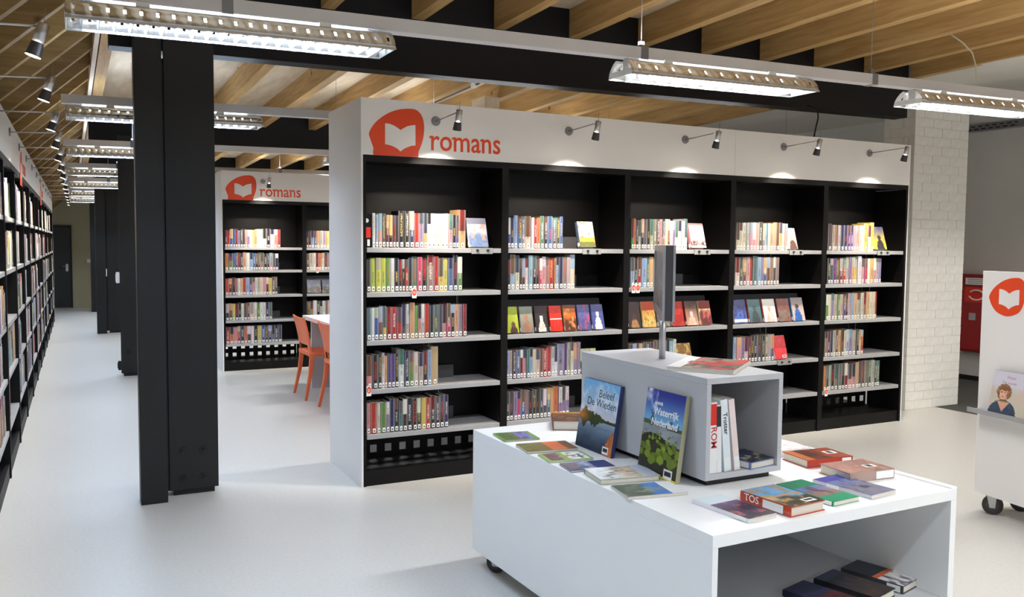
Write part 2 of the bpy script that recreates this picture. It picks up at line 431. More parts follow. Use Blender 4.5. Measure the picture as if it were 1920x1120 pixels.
ORD = ['first', 'second', 'third', 'fourth', 'fifth', 'sixth', 'seventh', 'eighth', 'ninth', 'tenth', 'eleventh', 'twelfth', 'thirteenth', 'fourteenth', 'fifteenth', 'sixteenth', 'seventeenth', 'eighteenth', 'nineteenth', 'twentieth',
       'twenty-first', 'twenty-second', 'twenty-third', 'twenty-fourth', 'twenty-fifth', 'twenty-sixth', 'twenty-seventh', 'twenty-eighth', 'twenty-ninth', 'thirtieth']
ROWNAME = ['rearmost unseen row', 'unseen row behind the viewer', 'row in front of the big column', 'row behind the big column', 'row ahead of the second column', 'row behind the second column', 'row ahead of the third column', 'row behind the third column', 'last row by the far wall']
for r, yr in enumerate(ROWY):
    rail = empty('light_rail', T(0, yr, 0), 'long white light rail hung from the rafters, ' + ROWNAME[r], 'light rail', 'white light rails')
    b = MB(); x0, x1 = -1.6, (5.0 if yr > 0 else 7.55)
    P = [(x, y, railz(x)+z) for z in (0, .054) for y in (-.03, .03) for x in (x0, x1)]
    b.poly(P, [(0, 2, 3, 1), (4, 5, 7, 6), (0, 1, 5, 4), (2, 6, 7, 3), (0, 4, 6, 2), (1, 3, 7, 5)])
    b.build('channel', M_rail, rail, .002)
    for x in (-1.05, .79, 2.3, 4.2) + ((6.1,) if yr < 0 else ()):
        zb = railz(x); xr = x
        b = MB(); b.tube([(x, 0, zb+.05), (x, 0, 3.1)], .0018, 5); b.build('suspension_wire', M_lamp, rail)
        b = MB(); b.box(x-.02, x+.02, -.032, .032, zb-.002, zb+.057); b.box(x-.012, x+.012, -.01, .01, zb+.057, zb+.085); b.build('strap', M_lamp, rail)
    for c, xf in enumerate((-1.577, .675, 2.60) + ((4.6, 6.2) if yr < 0 else ())):  # those past the third are out of view, added to light pier and hall
        kind = c == 0
        if kind not in proto: o = proto[kind] = make_fixture(22 if c == 0 else 12)
        else: o = copy_tree(proto[kind])
        o.matrix_world = T(xf, yr, railz(xf)) @ Matrix.Rotation(-TILT, 4, 'Y')
        tag(o, f'{ORD[c]} louvred aluminium ceiling light from the aisle, {ROWNAME[r]}', 'ceiling light', 'fluorescent ceiling lights')
        tint(o, c, yr < -3)
# loose cables by the front rail
b = MB(); b.tube([(3.775, .06, 2.385), (3.79, .06, 2.45), (3.815, .06, 2.54), (3.83, .08, 2.61), (3.835, .2, 2.66)], .007, 6)
tag(b.build('power_cable', M_cable), 'black power cable dropping to the top of the romans bookcase', 'cable')
b = MB(); b.tube([(4.02, -.95, 3.02), (4.12, -.97, 2.97), (4.19, -1.0, 2.90), (4.24, -1.0, 2.80), (4.22, -1.02, 2.70)], .005, 6)
tag(b.build('pale_cable', M_cablew), 'pale cable curving down from a rafter near the brick pillar', 'cable')
d = empty('movement_sensor', T(2.3, .28, 2.88), 'small white sensor on the black beam above the front rail', 'sensor')
boxo('housing', M_plast, d, -.03, .03, -.03, .02, -.03, .03, .004); b = MB(); b.cyl((0, -.03, 0), (0, -.045, -.01), .014, .008); b.build('lens', M_plast, d)
# cable tray on the hall wall
ct = empty('cable_tray', T(7.6, 0, 2.82), 'perforated grey cable tray high on the hall wall', 'cable tray')
boxo('back', M_lamp, ct, .0, .028, -4, 2.2, 0, .09)
boxo('lip', M_lamp, ct, -.07, .0, -4, 2.2, 0, .004)
me = None
for i in range(40):
    for zz in (.025, .055):
        if me is None: b = MB(); b.box(-.003, 0, 0, .05, 0, .014); me = b.mesh('slot', M_inkk)
        o = bpy.data.objects.new('slot', me); COL.objects.link(o); o.parent = ct; o.location = (0, -1.5+i*.085+(.04 if zz > .03 else 0), zz)
boxo('joint_plate', M_lamp, ct, -.012, 0, .78, .84, -.005, .1)

# ------------------------------------------------------------------ bookcases
BLOB = [(.051, 2.173), (.092, 2.237), (.163, 2.292), (.234, 2.322), (.306, 2.334), (.355, 2.329), (.389, 2.298), (.404, 2.247), (.404, 2.19), (.392, 2.132), (.368, 2.074), (.343, 2.028), (.10, 2.028), (.077, 2.085), (.058, 2.134)]
BOOKCUT = [(.151, 2.235), (.178, 2.233), (.204, 2.226), (.228, 2.214), (.25, 2.200), (.272, 2.214), (.294, 2.226), (.32, 2.233), (.347, 2.237), (.348, 2.112), (.32, 2.108), (.295, 2.098), (.272, 2.087), (.25, 2.070), (.228, 2.087), (.204, 2.098), (.178, 2.105), (.151, 2.108)]
def logo(parent, dx, dz, full=False, y=0., zclip=2.04, s=1.):
    P = list(BLOB)
    if full: P = P[:11] + [(.325, 2.035), (.235, 2.010), (.14, 2.035)] + [(.085, 2.085), (.058, 2.134)]
    out = smooth_loop(P, 4)
    if not full: out = [(a, max(b, zclip)) for a, b in out]
    cx, cz = (.2275, 2.17) if full else (0, 0)
    M = Matrix(((1, 0, 0, 0), (0, 0, -1, y), (0, 1, 0, 0), (0, 0, 0, 1)))
    def tr(L): return [((a-cx)*s+dx, (b-cz)*s+dz) for a, b in L]
    b = MB(); b.prism(tr(out), 0, .0012, 0, M); e = b.build('logo', M_orange, parent)
    b = MB(); b.prism(tr(BOOKCUT), .0012, .002, 0, M); b.build('open_book_mark', M_white, e)
def romans(parent, x, z, y=-.0008, w=.483):
    o = text_obj('romans', .178, M_orange, parent, axes((x, y, z), (1, 0, 0), (0, 0, 1), (0, -1, 0)), bold=.0018)
    xs = [v.co.x for v in o.data.vertices]; k = w/(max(xs)-min(xs))
    for v in o.data.vertices: v.co.x = (v.co.x-min(xs))*k
    zs = [v.co.y for v in o.data.vertices]; k = .092/(max(zs)-min(zs))
    for v in o.data.vertices: v.co.y *= k
    # slab serifs at the heads of the r, m and n
    me = o.data; par = list(range(len(me.vertices)))
    def fd(a):
        while par[a] != a: a = par[a]
        return a
    for ed in me.edges: par[fd(ed.vertices[0])] = fd(ed.vertices[1])
    isl = {}
    for v in me.vertices:
        r_ = isl.setdefault(fd(v.index), [9, -9]); r_[0] = min(r_[0], v.co.x); r_[1] = max(r_[1], v.co.x)
    bx_ = sorted(isl.values()); heads = []
    for q in bx_:
        if q[1]-q[0] > .02 and (not heads or q[0] > heads[-1]+.03): heads.append(q[0])
    for k in (0, 2, 4):
        if k < len(heads):
            b = MB(); h0 = heads[k]; b.prism([(h0-.013, .072), (h0+.006, .072), (h0+.006, .090), (h0-.011, .085)], -.0003, .0005); b.build('serif', M_orange, o)
    return o
SHZ = [1.478, 1.204, .906, .604, .322]
ZH, HT = 2.04, 2.38
def bookcase(M, name, label, nb, w, shz, depth=.72, back=.34, seams=(), logos=(), display=(), holes=True, e=.012, nbooks=None):
    root = empty(name, M, label, 'bookcase')
    L = nb*w+2*e
    for x in (0, L-e):
        b = MB(); b.box(x, x+e, 0, depth, 0, HT); b.build('end_panel', M_white, root)
    edges = [e]+list(seams)+[L-e]
    for i in range(len(edges)-1):
        boxo('header_panel', M_white, root, edges[i]+(.001 if i else 0), edges[i+1]-(.001 if i < len(edges)-2 else 0), 0, .02, ZH, HT)
    boxo('top_panel', M_white, root, e, L-e, .02, depth, HT-.03, HT-.012)
    boxo('rear_header', M_white, root, e, L-e, depth-.02, depth, ZH, HT-.03)
    boxo('top_rail', M_black, root, e, L-e, .004, .03, ZH-.04, ZH)
    boxo('canopy_board', M_black, root, e, L-e, .03, back, ZH-.03, ZH-.01)
    boxo('back_panel', M_black, root, e, L-e, back, back+.02, .30, HT-.04)
    boxo('plinth', M_black, root, e, L-e, .012, .035, 0, .095)
    boxo('floor_board', M_black, root, e, L-e, .035, back, .07, .09)
    if depth > .5: boxo('floor_board', M_black, root, e, L-e, back+.02, depth-.01, .07, .09); boxo('plinth', M_black, root, e, L-e, depth-.03, depth-.01, 0, .07)
    for i in range(nb+1):
        x = e+i*w
        x0, x1 = (x, x+.02) if i == 0 else ((x-.02, x) if i == nb else (x-.024, x+.024))
        boxo('upright', M_black, root, x0, x1, .003, back, .0 if i in (0, nb) else .0, ZH-.04)
    for i in range(nb):
        x0, x1 = e+i*w+.026, e+(i+1)*w-.026
        for j, z in enumerate(shz):
            s = MB(); s.box(x0, x1, .008, back-.005, z-.03, z); so = s.build('shelf', M_shelf, root, .002)
            if (i, j) in display:
                a = math.radians(16)
                b = MB(); b.box(x0+.0, x1-.10, 0, .004, 0, .23, M=T(0, .10, z) @ Matrix.Rotation(-a, 4, 'X')); b.build('display_plate', M_back, so)
            else:
                boxo('back_stop', M_back, so, x0+.02, x1-.22, back-.06, back-.055, z, z+.085)
        if holes:
            # perforated board below the lowest shelf, two rows of square holes
            b = MB(); n = 9; ww = (x1-x0)/n; xs = [x0]; zs = [.09, .125, .175, .225, .275, .30]
            for k in range(n): xs += [x0+ww*k+ww*.28, x0+ww*k+ww*.72]
            xs.append(x1)
            for a in range(len(xs)-1):
                for c in range(5):
                    if a % 2 == 1 and c in (1, 3): continue
                    b.face([(xs[a], back+.012, zs[c]), (xs[a+1], back+.012, zs[c]), (xs[a+1], back+.012, zs[c+1]), (xs[a], back+.012, zs[c+1])])
            b.build('perforated_board', M_black, root)
    return root
# --- books
PAL = {'w': (238, 236, 230), 'W': (226, 214, 186), 'k': (34, 31, 32), 'K': (58, 40, 36), 'g': (130, 130, 130), 'G': (80, 80, 82), 'r': (196, 38, 30), 'R': (128, 24, 30), 'b': (64, 96, 164), 'B': (38, 48, 86),
       'l': (150, 182, 216), 't': (78, 122, 116), 'e': (92, 158, 74), 'E': (44, 74, 50), 'y': (228, 204, 84), 'Y': (206, 214, 62), 'o': (226, 128, 48), 'O': (226, 172, 112), 'p': (226, 152, 150), 'P': (208, 66, 98),
       'v': (92, 54, 134), 'V': (150, 130, 178), 'n': (112, 76, 52), 'N': (150, 128, 110), 's': (194, 182, 166)}
CN = {'w': 'white', 'W': 'cream', 'k': 'black', 'K': 'dark brown', 'g': 'grey', 'G': 'charcoal', 'r': 'bright red', 'R': 'dark red', 'b': 'blue', 'B': 'navy', 'l': 'pale blue', 't': 'teal', 'e': 'green', 'E': 'dark green', 'y': 'yellow',
      'Y': 'lime green', 'o': 'orange', 'O': 'peach', 'p': 'pink', 'P': 'rose red', 'v': 'purple', 'V': 'lavender', 'n': 'brown', 'N': 'taupe', 's': 'beige'}
def jit(c, a=10):
    g = sum(c)/3; c = tuple(.84*(x*.86+g*.14) for x in c)
    return lin(tuple(min(255, max(0, x+random.uniform(-a, a))) for x in c))
FILM = lin((176, 172, 176))
def add_book(b, x, y, z, wd, h, d, ch, tr=None):
    """Cover (rounded spine and two boards, one connected skin) for a book standing at x..x+wd, spine at y, base z."""
    base = PAL[ch]; c = jit(base); lum = sum(base)/3
    ink = lin(random.choice([(240, 236, 224), (226, 200, 110), (235, 235, 240), (210, 60, 50)] if lum < 130 else [(40, 34, 40), (120, 30, 34), (40, 50, 96), (60, 60, 60)]))
    seed = random.random()*50
    bt = .0024; r = min(.004, wd*.2)
    prof = [(bt, d), (0, d), (0, r), (wd*.22, r*.25), (wd*.5, 0), (wd*.78, r*.25), (wd, r), (wd, d), (wd-bt, d), (wd-bt, r+.002), (bt, r+.002)]
    second = jit(PAL[random.choice('wkGsOBRtln')]); two = random.random() < .45
    v0 = h*random.uniform(.25, .4); v1 = h*random.choice([.6, .8, .93]) if random.random() < .72 else v0+.001; band = h*random.uniform(.35, .75)
    zl = [0, band, h] if two else [0, h]
    P = lambda q, zz: (x+q[0], y+q[1], z+zz) if tr is None else tr @ Vector((x+q[0], y+q[1], z+zz))
    n = len(prof); k0 = len(b.v); L = len(zl)
    for zz in zl:
        for q in prof: b.v.append(tuple(P(q, zz)))
    edge = tuple(min(1, .45*e+.33) for e in c)
    for li in range(L-1):
        for i in range(n):
            j = (i+1) % n
            b.f.append((k0+li*n+i, k0+li*n+j, k0+(li+1)*n+j, k0+(li+1)*n+i)); b.m.append(0); b.sm.append(False)
            spine = 2 <= i <= 5
            col = (second if (two and li == 1) else c) if spine else c
            if i in (2, 5): col = tuple(.70*q+.30*f for q, f in zip(col, FILM))
            b.c.append(col)
            if spine:
                u0, u1 = (i-2)/4, (i-1)/4; a0, a1 = (zl[li]-v0)/(v1-v0), (zl[li+1]-v0)/(v1-v0)
                kk = ink
                b.k.append((*kk, seed)); b.uv.append(((u0, a0), (u1, a0), (u1, a1), (u0, a1)))
            else: b.k.append(None); b.uv.append(None)
    for top in (0, L-1):
        ids = [k0+top*n+i for i in range(n)]
        # caps of the thin U: strip quads
        for q in ((0, 1, 2, 10), (10, 2, 3), (10, 3, 4, 9), (4, 5, 9), (5, 6, 9), (9, 6, 7, 8)):
            f = tuple(ids[i] for i in q); f = f if top else f[::-1]
            b.f.append(f); b.m.append(0); b.sm.append(False); b.c.append(edge); b.k.append(None); b.uv.append(None)
ub = MB(); ub.box(0, 1, 0, 1, 0, 1); PAGE_ME = ub.mesh('page_block', M_page)
lb = MB(); xs = [0, .3, .7, 1]; zs = [0, .22, .62, 1]
for i in range(3):
    for j in range(3):
        lb.face([(xs[i], 0, zs[j]), (xs[i+1], 0, zs[j]), (xs[i+1], 0, zs[j+1]), (xs[i], 0, zs[j+1])], 0, lin((28, 28, 30)) if (i == 1 and j == 1) else lin((244, 244, 238)))
LABEL_ME = lb.mesh('spine_label', M_cover)
stuff = MB()          # books past the three hundred that show largest
BOOKN = [0]; BOOKMAX = 300
def put_book(M, x, y, z, wd, h, d, ch, label, group, solo):
    y += random.uniform(-.004, .006)
    if solo and BOOKN[0] < BOOKMAX:
        BOOKN[0] += 1
        b = MB(); add_book(b, 0, 0, 0, wd, h, d, ch)
        o = b.build('book', M_spine); o.matrix_world = M @ T(x, y, z); tag(o, label, 'book', group)
        p = bpy.data.objects.new('page_block', PAGE_ME); COL.objects.link(p); p.parent = o; p.location = (.0026, .007, .003); p.scale = (wd-.0052, d-.011, h-.007)
        if wd > .012:
            l = bpy.data.objects.new('spine_label', LABEL_ME); COL.objects.link(l); l.parent = o; lw = min(.018, wd*.66); l.location = (wd/2-lw/2+wd*.08, -.0006, .008); l.scale = (lw, 1, .027)
    else:
        add_book(stuff, x, y, z, wd, h, d, ch, M)
        pg = jit((222, 212, 192), 5)
        n0 = len(stuff.v)
        stuff.box(x+.0026, x+wd-.0026, y+.007, y+d-.006, z+.003, z+h-.005, 0, pg, M)
        if wd > .012:
            lw = wd*.6; q = [(x+wd/2-lw/2, y-.0006, z+.008), (x+wd/2+lw/2, y-.0006, z+.008), (x+wd/2+lw/2, y-.0006, z+.034), (x+wd/2-lw/2, y-.0006, z+.034)]
            stuff.face([M @ Vector(t) for t in q], 0, lin((244, 244, 238)))
            a = lw*.2; q = [(x+wd/2-a, y-.0009, z+.014), (x+wd/2+a, y-.0009, z+.014), (x+wd/2+a, y-.0009, z+.026), (x+wd/2-a, y-.0009, z+.026)]
            stuff.face([M @ Vector(t) for t in q], 0, lin((28, 28, 30)))
def run(M, seq, x0, x1, z, where, group, solo=True, d=.145, hs=1.):
    toks = seq.split(); W = sum(int(t[1]) for t in toks); x = x0
    for i, t in enumerate(toks):
        wd = (x1-x0)*int(t[1])/W
        h = (.168+.0085*int(t[2])+random.uniform(-.002, .002))*hs
        put_book(M, x+.0004, .022, z, wd-.0008, h, d+random.uniform(-.012, .012), t[0], f'{CN[t[0]]} book, {ORD[i]} along the {where}', group, solo)
        x += wd
    return x
BC = bookcase(T(0, 0, 0), 'bookcase', 'large white and black bookcase with romans header and five open bays', 5, .965, SHZ, seams=(2.909,), display=((1, 2), (2, 2), (3, 2)))
logo(BC, 0, 0); romans(BC, .452, 2.091)
I = Matrix.Identity(4)
SEQ = {
 (0, 0): ('w35 l34 p45 G45 R34 k44 R34 K34 k67 k57 B57 r56 V56 O46 w46 w56 w56 W56 w46 p46 k45 b35 O89', .076, .705),
 (0, 1): ('K44 Y55 Y55 Y55 e45 W45 k55 K34 K34 r34 k45 t56 P56 k55 N77 r56 y55 y55 b55 B57 e56', .040, .68),
 (0, 2): ('t54 w44 b54 G55 y45 R64 r64 r64 G56 s46 O67 e45 p45 s46 r66 k55 t65 G55 p55 P56 k55 O55 V55 R55', .040, .712),
 (0, 3): ('p65 k65 K45 w36 O34 v45 v45 k45 w68 B57 e57 W56 s55 k56 l47 O89', .040, .516),
 (0, 4): ('p43 r73 W43 e63 V43 B55 k55 t43 K54 k65 k54 k54 y54 r54 k65 k54 k55 B55', .040, .587),
 (1, 0): ('b34 B34 l46 b45 N35 W66 w35 r34 o35 t46 k36 b56 G45 G45 b36', 1.004, 1.431),
 (1, 1): ('k34 l58 W47 K35 K35 w35 l47 k47 k37 P35 p46 N36 r55 o25 l36 B46 N46 s46 W58', 1.005, 1.529),
 (1, 3): ('l33 s33 K33 b43 R33 p33 t33 l34 W33 W43 n33 r43 r44 w34 w34 V76 v36 s37 W37 V47 V37', 1.004, 1.582),
 (1, 4): ('G43 k43 V43 P43 b54 N34 k43 k44 K43 G44 G44 t44 O34 o65 V44 V44 V44', 1.004, 1.496),
 (2, 0): ('e36 o36 k35 W35 k46 G46 k46 s46 N46 n46 p36 N46 W46 R36 w45 V35 w45 w45 w45 w47', 1.995, 2.495),
 (2, 1): ('l46 k35 r46 l55 t35 O46 w45 N45 k45', 1.993, 2.30),
 (2, 3): ('y33 r33 n33 k33 G34 n34 N34 n35 G35 N35 K35 k35 t34 w35', 1.993, 2.415),
 (3, 0): ('W45 W45 W45 s45 p45 p45 p45 G46 N35 l35 W35 O45 O46 n46 O46 W35 p35', 2.960, 3.486),
 (3, 1): ('W56 G46 n46 p46 r36 t57 l46 V36 b46 n46 N46 G36 N46', 2.962, 3.406),
 (3, 3): ('l34 p44 V33 W44 R24 k35 k35 G45 k35 N35 s35 b35', 2.962, 3.377),
 (4, 0): ('G46 s35 N35 s35 B45 B45 v45 v35 p35 p35 W35 w35 y47 w35 y48', 3.930, 4.465),
 (4, 1): ('k45 G45 v45 n45 R45 r45 s46 V36 O46 y46 w57 p45 P45 w45 y45 p45 s35 V45', 3.930, 4.568),
 (4, 2): ('e35 W45 V46 s45 e35 s45 v45 K35 s46 l46 O46 s46 W46 N46 O47 W47 W47 r37', 3.930, 4.531),
 (4, 3): ('N35 R35 B35 s36 n36 O36 n37 W35 l36 V46 s45 K35 W25 r35', 3.930, 4.377),
 (4, 4): ('o35 K35 s35 k46 N46 t46 k46 R46 p55 p45 O46 n47 n47 N47 G47 s47 K36 t46', 3.930, 4.593)}
SN = ['top shelf', 'second shelf', 'third shelf', 'fourth shelf', 'bottom shelf']
def bookend(M, x, z, n, where):
    b = MB(); b.tube([(x-.05, .06, z), (x-.045, .07, z-.05), (x+.0, .09, z-.075), (x+.012, .16, z-.078), (x+.02, .2, z-.05), (x+.02, .2, z)], .0022, 5)
    o = b.build('bookend_wire', M_chrome); o.matrix_world = M; tag(o, f'thin wire bookend, {where}', 'bookend', 'wire bookends')
for (i, j), (s, x0, x1) in sorted(SEQ.items()):
    run(I, s, x0, x1, SHZ[j], f'{SN[j]} of the {ORD[i]} bay, near romans bookcase', f'books in bay {i+1} of the near romans bookcase')
    if j > 0 and (i, j) not in ((2, 1), (2, 3)):
        bookend(I, x1-.005, SHZ[j-1]-.03, 0, f'{SN[j]} of the {ORD[i]} bay, near romans bookcase')
S2 = Matrix.Translation((0, 5.33, 0)) @ Matrix.Scale(.977, 4)
BC2 = bookcase(S2, 'bookcase', 'far white and black romans bookcase beyond the orange chairs', 5, .965, SHZ, display=((1, 2),))
logo(BC2, 0, 0); romans(BC2, .452, 2.091)
SEQ2 = {(0, 0): ('R34 r34 b46 b36 R36 V34 G35 K36 p35 V35 w35 y35 O36 w46 w36 w57 k57 w56 p46 r46', .04, .69),
 (0, 1): ('o44 e54 b34 v35 R35 K34 O46 w45 l45 b34 k35 n35 N45 k44 K34 p45 n34 B44', .04, .665),
 (0, 2): ('r44 R44 k45 N34 w34 O34 r45 l45 b45 p35 w35 s35 W45 p45 K35 y44 n46 E36', .04, .65),
 (0, 3): ('k44 G44 y34 B44 k35 w34 G44 n35 W55 W45 e34 w45 w35 B45 t45', .04, .585),
 (0, 4): ('r44 o44 p44 r35 B45 o35 B45 w35 k45 y45 b45 k35 B45 t35 B45 G45', .04, .70),
 (1, 0): ('R34 K35 l45 b35 O45 s45 V45 y45 W45 o45 k45 w45', 1.006, 1.45), (1, 1): ('n34 s45 w35 R35 o35 W35 n46 N35 k45 w45', 1.006, 1.4), (1, 3): ('k45 N35 w46 k35 s35 w35 N35 W36 k45 r45', 1.006, 1.4)}
for (i, j), (s, x0, x1) in SEQ2.items(): run(S2, s, x0, x1, SHZ[j], '', '', False)
# --- long bookcase down the aisle
LZ = [1.66, 1.31, .965, .635, .305]
ML = T(-1.935, 0, 0) @ Matrix.Rotation(math.pi/2-.0091, 4, 'Z') @ T(.093-2*1.074-.012, 0, 0)
BC3 = bookcase(ML, 'bookcase', 'very long black bookcase with white header along the aisle wall', 14, 1.074, LZ, depth=.36, seams=[1.074*k+.012 for k in (2, 4, 6, 8, 10, 12)], holes=False)
for v in BC3.children:
    pass
for ch in list(BC3.children):
    if ch.name.startswith(('end_panel', 'header_panel', 'top_panel', 'rear_header')):
        for vv in ch.data.vertices:
            if vv.co.z > 2.2: vv.co.z -= .055
logo(BC3, 4.9, -.055, zclip=2.04, s=.98); romans(BC3, 5.34, 2.06)
logo(BC3, 9.2, -.055, zclip=2.04, s=.98); romans(BC3, 9.64, 2.06)
KEYS = 'wwwWWslsNkGBRrtepOyVKlwW'
for i in range(1, 14):
    for j, z in enumerate(LZ):
        frac = random.choice([.5, .8, .95, 1., 1., 1.]) if (i, j) not in ((3, 2),) else .2
        x = .012+i*1.074+.03; xe = x+1.0*frac; fy = random.uniform(-.016, .014)
        while x < xe:
            wd = random.uniform(.015, .034); h = random.uniform(.2, .275)
            put_book(ML, x, .016+fy+random.uniform(0, .012), z, wd-.001, h, random.uniform(.14, .2), random.choice(KEYS), '', '', False); x += wd
st = stuff.build('shelved_books', M_spine); tag(st, 'rows of further library books filling the aisle bookcase and the far romans bookcase', 'books', kind='stuff')

# --- letter tags clipped on shelf fronts
def letter_tag(M, x, z, ch, where, w=.03, h=.062):
    t = empty('letter_tag', M @ T(x, -.004, z), f'white shelf tag with orange letter patch {ch}, {where}', 'shelf tag', 'letter tags')
    boxo('card', M_plast, t, 0, w, -.003, 0, -.025, h-.025)
    b = MB(); P = [(w*.0+w*(.5+.46*math.cos(a)), .012+.021*math.sin(a)) for a in np.linspace(0, 2*math.pi, 16, endpoint=False)]
    b.prism(P, .003, .0036, 0, Matrix(((1, 0, 0, 0), (0, 0, -1, 0), (0, 1, 0, 0), (0, 0, 0, 1)))); b.build('patch', M_orange, t)
    text_obj(ch, .03, M_inkw, t, axes((w/2, -.0044, .004), (1, 0, 0), (0, 0, 1), (0, -1, 0)), align='CENTER', name='letter', extrude=.0002)
letter_tag(I, .325, SHZ[1]-.015, 'o', 'second shelf of the first bay')
letter_tag(I, .030, SHZ[3]-.012, 'p', 'fourth shelf of the first bay')
letter_tag(I, 1.985, SHZ[1]-.012, 'q', 'second shelf of the third bay'); letter_tag(I, 2.022, SHZ[1]-.012, 'r', 'beside the tag with q, third bay')
letter_tag(I, 3.915, SHZ[4]-.012, 's', 'bottom shelf of the last bay')
letter_tag(S2, 1.12, SHZ[1]-.012, 'q', 'second shelf of the far romans bookcase')

# ------------------------------------------------------------------ painted covers
def vnoise(u, v, f, seed):
    r = np.random.default_rng(seed); g = r.random((f+2, f+2)); x, y = u*f, v*f
    i, j = np.floor(x).astype(int) % (f+1), np.floor(y).astype(int) % (f+1); a, b = x-np.floor(x), y-np.floor(y); a, b = a*a*(3-2*a), b*b*(3-2*b)
    return (g[i, j]*(1-a)+g[i+1, j]*a)*(1-b)+(g[i, j+1]*(1-a)+g[i+1, j+1]*a)*b
def fbm(u, v, f, seed): return .5*vnoise(u, v, f, seed)+.3*vnoise(u, v, f*2, seed+1)+.2*vnoise(u, v, f*4, seed+2)
def mixc(a, b, t): t = np.clip(t, 0, 1)[..., None]; return a*(1-t)+b*t
def C(*c): return np.array(c, float)
def full(u, c): return np.broadcast_to(np.array(c, float), u.shape+(3,)).copy()
def ell(u, v, cx, cy, rx, ry): return ((u-cx)/rx)**2+((v-cy)/ry)**2 < 1
def art_beleef(u, v):
    c = mixc(full(u, (214, 206, 210)), full(u, (120, 180, 226)), (v-.45)/.5); c = mixc(c, full(u, (236, 240, 246)), (fbm(u, v, 4, 3)-.45)*3*(v > .55))
    water = mixc(full(u, (24, 44, 66)), full(u, (150, 170, 190)), (v-.05)/.42 + .3*(fbm(u*1, v*3 % 1, 4, 9)-.5)); c = np.where((v < .44)[..., None], water, c)
    h = .02+.10*np.exp(-((u-.14)/.10)**2)+.075*np.exp(-((u-.42)/.17)**2); n = fbm(u, v, 9, 4)
    tree = (np.abs(v-.455) < h*(.35+1.25*fbm(u, v, 17, 14))) & (u > -.1); tc = mixc(full(u, (196, 120, 48)), full(u, (52, 70, 34)), (u-.05)*3+.6*(n-.5)); tc = mixc(tc, full(u, (40, 48, 44)), (.45-v)*7)
    c = np.where(tree[..., None], tc, c)
    fol = (u+.35*(1-v)+.25*(fbm(u, v, 10, 5)-.5) > 1.12) & (v < .34); c = np.where(fol[..., None], mixc(full(u, (150, 70, 40)), full(u, (220, 140, 80)), fbm(u, v, 12, 6)), c)
    return c
def art_water(u, v):
    c = mixc(full(u, (116, 178, 220)), full(u, (44, 52, 140)), (v-.66)/.3); c = mixc(c, full(u, (230, 236, 244)), 2.2*(fbm(u, v, 5, 11)-.5)*(u < .3)*(v > .62)*1.6)
    land = v < .60+.03*(1-u); c = np.where(land[..., None], full(u, (78, 92, 62)), c); wat = v < .565+.02*(1-u)
    c = np.where(wat[..., None], mixc(full(u, (120, 128, 134)), full(u, (166, 172, 178)), fbm(u, v, 8, 12)), c)
    dk = v < .44+.05*np.sin(u*5); c = np.where(dk[..., None], mixc(full(u, (34, 34, 26)), full(u, (60, 62, 44)), fbm(u, v, 9, 13)), c)
    r = np.random.default_rng(3)
    for k in range(64):
        cy = .50*(1-(k/90)**1.1)+.01; cx = r.random(); s = .02+.11*(1-cy/.5)
        if cy > .2 or r.random() < .75:
            m = ell(u, v, cx, cy, s, s*.55); col = C(118, 140, 44)*(.7+.45*r.random()); c = np.where(m[..., None], col, c)
    for (mx, t) in ((.22, .11), (.72, .06), (.9, .04)):
        m = (np.abs(u-mx) < .018) & (v > .57) & (v < .58+t); m |= (np.abs(np.abs(u-mx)-np.abs(v-.58-t)*.9) < .012) & (np.abs(v-.58-t) < t*.5); c = np.where(m[..., None], C(50, 52, 56), c)
    c = np.where((v < .02+.012*(1-u))[..., None], C(232, 214, 60), c)
    return c
def art_gen(bg, sky, low, blot, seed, band=None, horizon=.5, frame=None):
    def f(u, v):
        n = fbm(u, v, 5, seed); c = mixc(full(u, low), full(u, sky), (v-horizon+.35*(n-.5))*6+.5)
        m = (fbm(u, v, 6, seed+20)-.56)*7; c = mixc(c, full(u, blot), np.clip(m, 0, .85)); c = c*(.86+.28*fbm(u, v, 11, seed+4))[..., None]
        if band: (a, b, col) = band; c = np.where(((v > a) & (v < b))[..., None], C(*col), c)
        if frame: c = np.where(((u < .06) | (u > .94) | (v < .05) | (v > .95))[..., None], C(*frame), c)
        if bg: c = np.where((v > 1-bg[0])[..., None], C(*bg[1]), c)
        return c
    return f
def art_fig(bg, bg2, fig, head, seed=1, hc=(.5, .6)):
    def f(u, v):
        c = mixc(full(u, bg2), full(u, bg), v+.4*(fbm(u, v, 5, seed)-.5))
        c = np.where(ell(u, v, hc[0], 0, .30, hc[1]*.9)[..., None], C(*fig)*(.8+.4*fbm(u, v, 7, seed+3))[..., None], c); c = np.where(ell(u, v, hc[0], hc[1]+.02, .15, .11)[..., None], C(*head), c)
        return c
    return f
def art_mag(u, v):
    n, m = fbm(u, v, 5, 301), fbm(u, v, 6, 302)
    c = mixc(full(u, (150, 140, 126)), full(u, (206, 66, 60)), (n-.42)*8); c = mixc(c, full(u, (60, 96, 66)), (m-.58)*9); c = mixc(c, full(u, (58, 48, 56)), (fbm(u, v, 9, 303)-.62)*9)
    return np.where((u < .2+.02*np.sin(v*9))[..., None], C(242, 240, 242), c)
